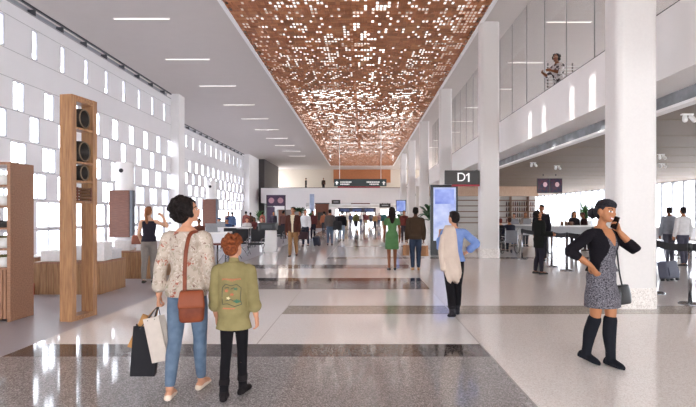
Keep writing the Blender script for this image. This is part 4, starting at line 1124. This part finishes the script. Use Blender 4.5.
MB().box(-.36, .62, -.062, .062, hz(186.3, Yg), hz(184.6, Yg)).build('red_edge', RED, t)
text_mesh('D', .44, 'lettering', t, (-.04, -.066, hz(177.6, Yg)))
zc = hz(177.6, Yg); MB().prism([(.20, -.155), (.255, -.155), (.255, .155), (.215, .155), (.13, .10), (.13, .045), (.20, .088)], 0, .004, 0, Matrix.Translation((0, -.061, zc)) @ Matrix.Rotation(R(90), 4, 'X')).build('lettering', GLYPH, t)
Yt = 18.6; xt = at(444, Yt)
t = thing('totem_screen', 'tall dark framed totem screen with blue and white picture under the D1 sign', 'screen', (xt, Yt, 0))
MB().rbox(-.52, .52, -.09, .09, 0, hz(185, Yt), .02).build('casing', BLACK, t, bevel=.01)
PIC = mat('screen_picture', '8f9fd2', .3, scale=1.4, col2='3348a8', emit=.18)
MB().box(-.42, .44, -.096, -.091, .55, hz(187.5, Yt)).build('display', mat('screen_pale', 'a9b3cf', .3, scale=2.2, col2='7f8cc0', emit=.18), t)
MB().box(-.36, .36, -.0985, -.0965, hz(204, Yt), hz(189.5, Yt)).build('picture', PIC, t)
Y2 = 38.; t = thing('wall_screen', 'small blue screen on a stand by the far columns', 'screen', (at(401, Y2), Y2, 0))
MB().box(-.40, .40, -.05, .05, hz(212, Y2), hz(200, Y2)).build('casing', SIGNK, t, bevel=.01); MB().box(-.35, .35, -.054, -.051, hz(211.3, Y2), hz(200.7, Y2)).build('display', mat('screen_blue', '5f74bd', .3, scale=2, col2='93a3d2', emit=.2), t)
MB().rod((0, 0, 0), (0, 0, hz(212, Y2)), .05).build('stand', STEEL, t)
# hanging direction sign
Yd = 38.; x0, x1 = at(334, Yd), at(386.5, Yd); zc = hz(183, Yd)
t = thing('direction_sign', 'long dark hanging direction sign with arrows and red lower edge', 'sign', ((x0 + x1)/2, Yd, 0)); L = (x1 - x0)/2
MB().box(-L, L, -.06, .06, hz(186.3, Yd), hz(179, Yd)).build('panel', mat('sign_slate', '26363a', .4), t, bevel=.005)
MB().box(-L + .3, L - .5, -.062, .062, hz(187.6, Yd), hz(186.4, Yd)).build('red_edge', RED, t)
for k_, sx in enumerate((-1, 1)):
    MB().rod((sx * 1.62, 0, hz(179, Yd)), (sx * 1.62, 0, CZ), .025).build('hanger_rod', WHITE, t)
def arrow(mb, x, z, s, up):
    a = [(-.5, 0), (0, .5), (.5, 0), (.18, 0), (.18, -.5), (-.18, -.5), (-.18, 0)]
    pts = [(x + u*s, z + v*s) if up else (x - v*s, z + u*s) for u, v in a]
    n = len(pts); mb.add([(p[0], -.064, p[1]) for p in pts] + [(p[0], -.0605, p[1]) for p in pts], [tuple(range(n)), tuple(range(2*n - 1, n - 1, -1))] + [(i, (i+1) % n, n + (i+1) % n, n + i) for i in range(n)])
for sx in (-1, 1):
    am = MB(); arrow(am, sx * (L - .22), zc, .30, True); am.build('arrow', GLYPH, t)
for x, z, w_ in ((-L + .95, zc + .07, .9), (-L + .85, zc - .10, .7), (L - 1.05, zc + .07, 1.0), (L - .95, zc - .10, .75)): 
    k_ = -w_/2; am = MB()
    while k_ < w_/2 - .02: 
        ww = rnd.uniform(.05, .13); am.box(x + k_, x + min(w_/2, k_ + ww), -.064, -.0605, z - .045, z + .045); k_ += ww + .03
    am.build('lettering', GLYPH, t)
for px, py, Y, w_, lab in ((336, 202, 57, 1.0, 'small dark sign under the bridge, left one'), (385, 205.5, 57, 1.3, 'small dark sign under the bridge, right one')):
    t = thing('hanging_sign', lab, 'sign', (at(px, Y), Y, hz(py, Y))); MB().box(-w_/2, w_/2, -.05, .05, -.24, .24).build('panel', SIGNK, t, bevel=.01); MB().rod((-.3, 0, .24), (-.3, 0, 2.93 - hz(py, Y)), .02).rod((.3, 0, .24), (.3, 0, 2.93 - hz(py, Y)), .02).build('hanger_rod', SIGNK, t)
    MB().box(-w_*.3, w_*.3, -.054, -.051, -.05, .07).build('marking', mat('sign_grey_text', 'a8a8ac', .5), t)
Yl = 58.6; tag(MB().box(at(351, Yl), at(370, Yl), Yl - .1, Yl + .1, 2.80, 2.93).build('light_box', mat('maroon_box', '7d5357', .5)), 'slim maroon box under the bridge edge', 'sign')
# departure monitors under the balcony
Ym = 25.5; xm = at(549.5, Ym)
t = thing('flight_monitor', 'pair of dark flight information screens hanging under the balcony', 'screen', (xm, Ym, 0))
zb, zt_ = hz(193, Ym), hz(178.5, Ym)
for i, sx in enumerate((-1, 1)):
    c = MB().box(sx*.33 - .325, sx*.33 + .325, -.05, .05, zb, min(zt_, 3.6)).build('monitor', BLACK, t, bevel=.008)
    MB().box(sx*.33 - .30, sx*.33 + .30, -.054, -.051, zb + .03, min(zt_, 3.6) - .03).build('display', mat('display_navy', '20263c', .2, scale=7, col2='4a2430', emit=.1), t)
    MB().ball((sx*.33 + (.08 if sx < 0 else .05), -.056, (zb + zt_)/2 + .06), (.11, .006, .13), 16, 9).build('emblem', mat('emblem_pale', 'b58f96', .4, emit=.15), t, True)
    MB().rod((sx*.33, 0, 3.59), (sx*.33, 0, 3.66), .03).build('bracket', BLACK, t)

# ------------------------------------------------------------------ bar shelves, tables and queue under the balcony
Yw = 36.; x0, x1 = 10.0, 13.0
struct('wall_shelf_bay', MB().box(x0 - 6, x1, Yw + .51, Yw + .7, 0, 3.66), mat('bay_cream', 'e2dcd6', .6), 'cream wall behind the bottle shelves')
tag(MB().box(x0 - 5, x1, Yw, Yw + .5, 2.92, 3.64).build('timber_bulkhead', wood('pale_timber', 'c7a890', 'b8967c', 'z'), None), 'pale timber bulkhead above the bottle shelves', 'bulkhead')
t = thing('bottle_shelf', 'open wooden bottle shelves against the cream wall under the balcony', 'shelf', (x0, Yw, 0))
for z in (.9, 1.32, 1.74, 2.16, 2.58): MB().box(-3, 2.95, .05, .48, z, z + .06).build('shelf', wood('shelf_brown', '8d6a52', '7a573f', 'x'), t)
for x in (-3, -1, 1.0, 2.3): MB().box(x, x + .05, .05, .48, 0, 2.9).build('upright', wood('shelf_brown', '8d6a52', '7a573f', 'x'), t)
bi = [None]
BC = ['4a2630', '5c3a28', '2f3a2c', '7a5548']
for zi, z in enumerate((.96, 1.38, 1.80, 2.22)):
    for k in range(13):
        x = x0 + .72 + k * .165
        if abs(x - x0 - 1.02) < .08 or abs(x - x0 - 2.33) < .08: continue
        key = k % 4
        if bi[0] is None: bi[0] = {}
        lab = 'wine bottle in the rows on the wooden shelves under the balcony'
        if key not in bi[0]:
            b = tag(MB().lathe([(.01, 0), (.045, 0), (.048, .02), (.048, .20), (.016, .27), (.016, .32), (.01, .32)], n=10).build('bottle', mat('bottle_' + BC[key], BC[key], .3), None, True), lab, 'bottle', 'bottles on the wooden shelves'); bi[0][key] = b
        else: b = bi[0][key].copy(); COL.objects.link(b)
        b.location = (x, Yw + .22, z + .001)
def high_table(label, X, Y, L, h=1.10):
    t = thing('high_table', label, 'table', (X, Y, 0)); MB().rbox(-L/2, L/2, -.35, .35, h - .06, h, .05).build('table_top', WHITEGLOSS, t, bevel=.008)
    MB().box(-L/2 + .08, L/2 - .08, .22, .25, h - .5, h - .061).build('apron', mat('apron_grey', 'b9b8ba', .5), t)
    n = max(2, int(L / 1.4) + 1)
    for i in range(n): MB().lathe([(.01, 0), (.22, 0), (.22, .02), (.045, .035), (.04, h - .06), (.01, h - .06)], x=-L/2 + .25 + i*(L - .5)/(n - 1), n=18).build('leg', STEEL, t, True)
high_table('long white high table beyond the queue barriers, left one', at(522, 22.2), 22.2, 2.3)
high_table('long white high table beyond the queue barriers, right one', at(570, 19.4), 19.4, 2.3, 1.12)
laptop('grey laptop open on the left high table', at(526, 22.15), 22.15, 1.10, 180)
for i, px in enumerate((562, 566.5, 571)):
    t = thing('cup', ('brown cup on the right high table, leftmost of three', 'brown cup on the right high table, middle of three', 'brown cup on the right high table, rightmost of three')[i], 'cup', (at(px, 19.25), 19.25, 1.12), 0, 'brown cups on the high table')
    MB().lathe([(.01, 0), (.055, 0), (.075, .15), (.07, .15), (.05, .02), (.01, .02)], n=18).build('cup_body', mat('cup_brown', '7d5a48', .5), t, True); MB().limb([(.07, 0, .12), (.11, 0, .10), (.10, 0, .05), (.06, 0, .04)], [.009]*4, 6).build('handle', mat('cup_brown', '7d5a48', .5), t, True)
traveller('woman with long dark hair in black top behind the right high table', at(574, 20.6), 20.6, 170, 1.66, '2a2528', '2a2528', ('long', '2a1a16'), 'tan', True, .2, .95, 1)
traveller('person in dark jacket leaning at the right end of the high table', at(586, 20.6), 20.6, 90, 1.62, '3c2c2c', '28262c', ('short', '4a2a22'), 'brown', False, .2, .95, 1, lean=12)
traveller('person with raised head behind the laptop on the left high table', at(525.5, 23.8), 23.8, 180, 1.62, '8d7f78', '3a3a40', ('short', '6a3a2a'), 'tan', False, .2)
traveller('person in pale grey top standing right of the left high table', at(514, 24.0), 24.0, 150, 1.58, '9c9aa0', '5a6a88', ('short', '2a201b'), 'light', False, .2)
# seated pair with their backs to the viewer, one in a wheelchair
def wheelchair(label, X, Y, rz):
    t = thing('wheelchair', label, 'wheelchair', (X, Y, 0), R(rz)); m = mat('chair_grey_fabric', '77777c', .8)
    MB().rbox(-.23, .23, -.22, .24, .44, .49, .03).build('seat', m, t); MB().rbox(-.24, .24, -.27, -.24, .47, .93, .01).build('backrest', m, t)
    for sx in (-1, 1):
        w_ = MB(); w_.limb([(sx*.30, -.06 + .29*math.cos(a*math.pi/12), .31 + .29*math.sin(a*math.pi/12)) for a in range(25)], [.016] * 25, 6, 0, 1)
        for k in range(8): a = k*math.pi/4; w_.rod((sx*.30, -.06, .31), (sx*.30, -.06 + .28*math.cos(a), .31 + .28*math.sin(a)), .005)
        w_.build('wheel', SIGNK, t, True)
        MB().limb([(sx*.21, .32, .07 + .07*math.sin(a*math.pi/6)) if 0 else (sx*.21, .32 + .06*math.cos(a*math.pi/6), .075 + .06*math.sin(a*math.pi/6)) for a in range(13)], [.014] * 13, 6, 0, 1).build('castor', BLACK, t, True)
        MB().limb([(sx*.25, -.26, .30), (sx*.25, -.26, .95), (sx*.25, -.36, .98)], [.013] * 3, 8).rod((sx*.25, -.26, .44), (sx*.25, .30, .44), .013).rod((sx*.25, -.24, .68), (sx*.25, .15, .68), .02).build('frame', STEEL, t, True)
wheelchair('grey backed wheelchair facing the left high table', at(509, 19.2), 19.2, 4)
S_('person in navy jacket seated in the wheelchair, back to the viewer', at(509, 19.2), 19.16, 4, '2b2c38', '2a2a30', ('short', '3a241c'), 'tan', z=.05)
chair('black lounge chair left of the wheelchair', at(500.5, 20.6), 20.6, 0, None)
S_('person with reddish hair seated left of the wheelchair', at(500.5, 20.6), 20.6, 0, '2a2628', '2a2a30', ('short', '6a3028'), 'fair')

def stanchion(label, X, Y, grp='queue barrier posts'):
    t = thing('barrier_post', label, 'barrier post', (X, Y, 0), 0, grp)
    MB().lathe([(.01, 0), (.18, 0), (.18, .02), (.16, .035), (.04, .05), (.01, .05)], n=24).build('base', STEEL, t, True)
    MB().lathe([(.01, .05), (.033, .05), (.033, .92), (.01, .92)], n=16).build('post', STEEL, t, True); MB().lathe([(.01, .92), (.042, .92), (.042, 1.04), (.03, 1.06), (.01, 1.06)], n=16).build('belt_head', BLACK, t, True)
    return t
def belt(label, A, B, z=.985, h=.13):
    A, B = Vector((*A, 0)), Vector((*B, 0)); d = (B - A).normalized(); A = A + d*.045; B = B - d*.045; n = Vector((-d.y, d.x, 0)) * .004; m_ = MB()
    rs = []
    for k in range(7):
        u = k/6; p = A.lerp(B, u); sag = -.03 * 4*u*(1-u)
        rs.append([p + n + Vector((0, 0, z - h/2 + sag)), p + n + Vector((0, 0, z + h/2 + sag)), p - n + Vector((0, 0, z + h/2 + sag)), p - n + Vector((0, 0, z - h/2 + sag))])
    tag(m_.rings(rs).build('barrier_belt', BLKFAB), label, 'barrier belt')
Q = [((at(522, 16.8), 16.8), 'barrier post left of the man looking down'), ((at(551.5, 14.3), 14.3), 'barrier post just right of the man looking down'), ((at(567, 13.3), 13.3), 'barrier post left of the smiling woman’s elbow'),
     ((at(604, 12.6), 12.6), 'barrier post hidden behind the smiling woman'), ((at(655, 9.5), 9.5), 'barrier post tucked behind the right side of the nearest column'), ((at(690, 8.35), 8.35), 'barrier post nearest the viewer at the right edge')]
for p, lab in Q: stanchion(lab, *p)
belt('black belt left of the post beside the man looking down', Q[0][0], Q[1][0]); belt('black belt between the two posts left of the smiling woman', Q[1][0], Q[2][0]); belt('black belt running behind the smiling woman', Q[2][0], Q[3][0])
belt('black belt passing behind the nearest column', Q[3][0], Q[4][0]); belt('black belt crossing in front of the trolley case', Q[4][0], Q[5][0]); belt('black belt from the nearest post towards the right edge', Q[5][0], (7.4, 8.2))
stanchion('barrier post off the right edge', 7.4, 8.2)
counter('white counter at the right edge beyond the two men', at(696, 17.5), 17.6, 1.4, .6, 1.1)
high_table('long high table behind the two men', at(664, 18.5), 18.5, 1.6, 1.08)

# spot lamps under the balcony
sp0 = None
for i, (px, py, lab) in enumerate([(687, 117, 'white spot lamp under the balcony at the right edge'), (661, 156, 'white spot lamp right of the nearest column, upper'), (662, 165, 'white spot lamp right of the nearest column, lower'), (533, 164, 'white spot lamp left of the flight screens'), (557, 167, 'white spot lamp above the flight screens')]):
    Y = F * (3.58 - EYE) / (VY - py); X = at(px, Y)
    if sp0 is None:
        t = thing('spot_lamp', lab, 'spot lamp', (X, Y, 3.648), 0, 'spot lamps under the balcony'); MB().box(-.12, .12, -.03, .03, -.03, -.001).build('track', WHITE, t)
        MB().limb([(-.06, -.02, -.07), (-.10, -.09, -.15)], [.045, .05], 12, 0, 1).build('lamp_head', WHITE, t, True); MB().limb([(.07, -.02, -.07), (.10, -.08, -.15)], [.045, .05], 12, 0, 1).build('lamp_head', WHITE, t, True); sp0 = t
    else: dup(sp0, (X, Y, 3.648), 0, lab)
# slatted screen on the balcony behind the curly haired person
t = thing('slatted_screen', 'white slatted screen on the balcony behind the curly haired person', 'screen', (5.62, 14.75, MZ), 0)
sm = MB()
for i in range(9): 
    M = Matrix.Translation((.62, 0, .95 + i*.095)) @ Matrix.Rotation(R(24), 4, 'X')
    sm.box(-.66, .95, -.035, .035, -.008, .008, 0, M)
sm.build('slats', WHITEGLOSS, t)
for x in (.0, .75, 1.5): MB().box(x - .015, x + .015, -.02, .02, 0, 1.80).build('post', STEEL, t)

# ------------------------------------------------------------------ far shops, kiosk, crowd
t = thing('shop', 'white shop front with a brown door at the far left', 'shop front', (at(290, 50), 50, 0)); 
MB().box(-1.7, 1.6, 0, .3, 2.05, 2.75).box(-1.7, -1.45, 0, .3, 0, 2.05).box(1.3, 1.6, 0, .3, 0, 2.05).build('portal_frame', WHITE, t); MB().box(-1.2, -.5, .05, .15, 0, 2.05).build('door', BROWNPANEL, t); MB().box(-.5, 1.3, .2, .25, 0, 2.05).build('interior_panel', mat('shop_dim', '9a8f8b', .6), t)
PURP = mat('board_purple', '4a3450', .5, scale=2, var=.3)
t = thing('sign_board', 'purple board with two pale round emblems at the far left', 'sign', (at(276, 48), 48, 0)); MB().box(-.9, .9, -.05, .05, hz(206, 48), hz(195, 48)).build('panel', PURP, t, bevel=.01)
for sx in (-.45, .45): MB().lathe([(.01, 0), (.28, 0), (.28, .012), (.01, .012)], n=24, M=Matrix.Translation((sx, -.051, hz(200.5, 48))) @ Matrix.Rotation(R(90), 4, 'X')).build('emblem', mat('emblem_pink', 'b98a94', .5), t)
MB().box(-.95, -.85, -.05, .05, 0, hz(195, 48)).box(.85, .95, -.05, .05, 0, hz(195, 48)).build('post', SIGNK, t)
t = thing('notice_board', 'upright purple notice board below the emblem board', 'sign', (at(271, 46), 46, 0)); MB().box(-.35, .35, -.05, .05, .25, hz(207, 46)).build('panel', PURP, t); MB().box(-.3, .3, -.2, .2, 0, .25).build('foot', SIGNK, t)
t = thing('banner', 'pale blue upright banner right of the green tree', 'banner', (at(312, 48), 48, 0)); MB().box(-.22, .22, -.03, .03, .3, hz(194, 48)).build('cloth', mat('banner_blue', 'a9b9d6', .6, scale=1.5, var=.25), t); MB().box(-.28, .28, -.2, .2, 0, .3).build('foot', STEEL, t)
t = thing('kiosk', 'brown timber clad kiosk under the bridge at left', 'kiosk', (at(322, 55), 55.5, 0)); MB().box(-.75, .75, -.5, .5, 0, hz(204, 55)).build('cladding', BROWNPANEL, t); MB().box(-.8, .8, -.55, .55, hz(204, 55), hz(203, 55)).build('roof_cap', SIGNK, t); MB().box(-.5, .5, -.52, -.5, .9, 1.8).build('hatch', SIGNK, t)
t = thing('shop', 'dark shop fascia with blue panels at the far end of the hall', 'shop front', (at(357, 88), 88, 0)); MB().box(-3.4, 3.4, -.2, .2, 1.95, 2.75).build('fascia', mat('fascia_dark', '4b4450', .5), t)
for x in (-2.2, 0, 2.2): MB().box(x - .8, x + .8, -.22, -.2, 2.1, 2.6).build('panel', mat('fascia_blue', '5a6a9c', .4, scale=2, var=.4), t)
for x in (-3.3, 3.3): MB().box(x - .1, x + .1, -.1, .1, 0, 1.95).build('post', SIGNK, t)
for i, px in enumerate((306, 323.5)):
    traveller(('person in black walking along the far bridge, left one', 'person in dark brown standing on the far bridge, right one')[i], at(px, 63), 63, 90 if i == 0 else 180, 1.72, ('2a282c', '4a3830')[i], '232228', ('short', '1c1512'), 'tan', False, .8, .95, 0, None, 4.55)
cr = random.Random(21)
TOPS = [('rust', 'a0644a'), ('black', '36353a'), ('cream', 'cfc4b4'), ('navy', '48506a'), ('olive', '65643f'), ('white', 'd8d5d2'), ('maroon', '7a4446'), ('grey', '77747a'), ('tan', 'a98560'), ('pink', 'bb8f8c'), ('teal', '3f6a6c'), ('brown', '70564a'), ('blue', '5a729c')]
BOTS = [('dark', '3c3b42'), ('denim', '56657c'), ('khaki', '8c7c60'), ('charcoal', '55545a')]
pos = [(324, 36), (337, 44), (346, 50), (351, 58), (356, 40), (361, 62), (366, 52), (371, 66), (375, 47), (379, 56), (384, 42), (389, 50), (344, 64), (357, 70), (364, 76), (377, 72), (386, 60), (394, 54), (340, 58), (331, 54), (350, 80), (369, 84), (360, 88), (381, 80), (391, 70), (346, 74), (373, 88)]
for i, (px, Y) in enumerate(pos):
    (tn, tc_), (bn, bc_) = TOPS[i % 13], BOTS[(i // 13 + i) % 4]
    away = cr.random() < .5
    where = 'far down the bright concourse' if Y > 48 else 'in the distant crowd'
    traveller('traveller in %s top and %s trousers %s %s' % (tn, bn, 'walking away' if away else 'walking nearer', where), at(px, Y), Y, (0 if away else 180) + cr.uniform(-25, 25), cr.uniform(1.62, 1.84), tc_, bc_, (cr.choice(('short', 'short', 'long')), cr.choice(('1c1512', '3a261c', '5a4030'))), cr.choice(('fair', 'tan', 'brown', 'light')), cr.random() < .45, 1, .95, 0, 'distant crowd of travellers')
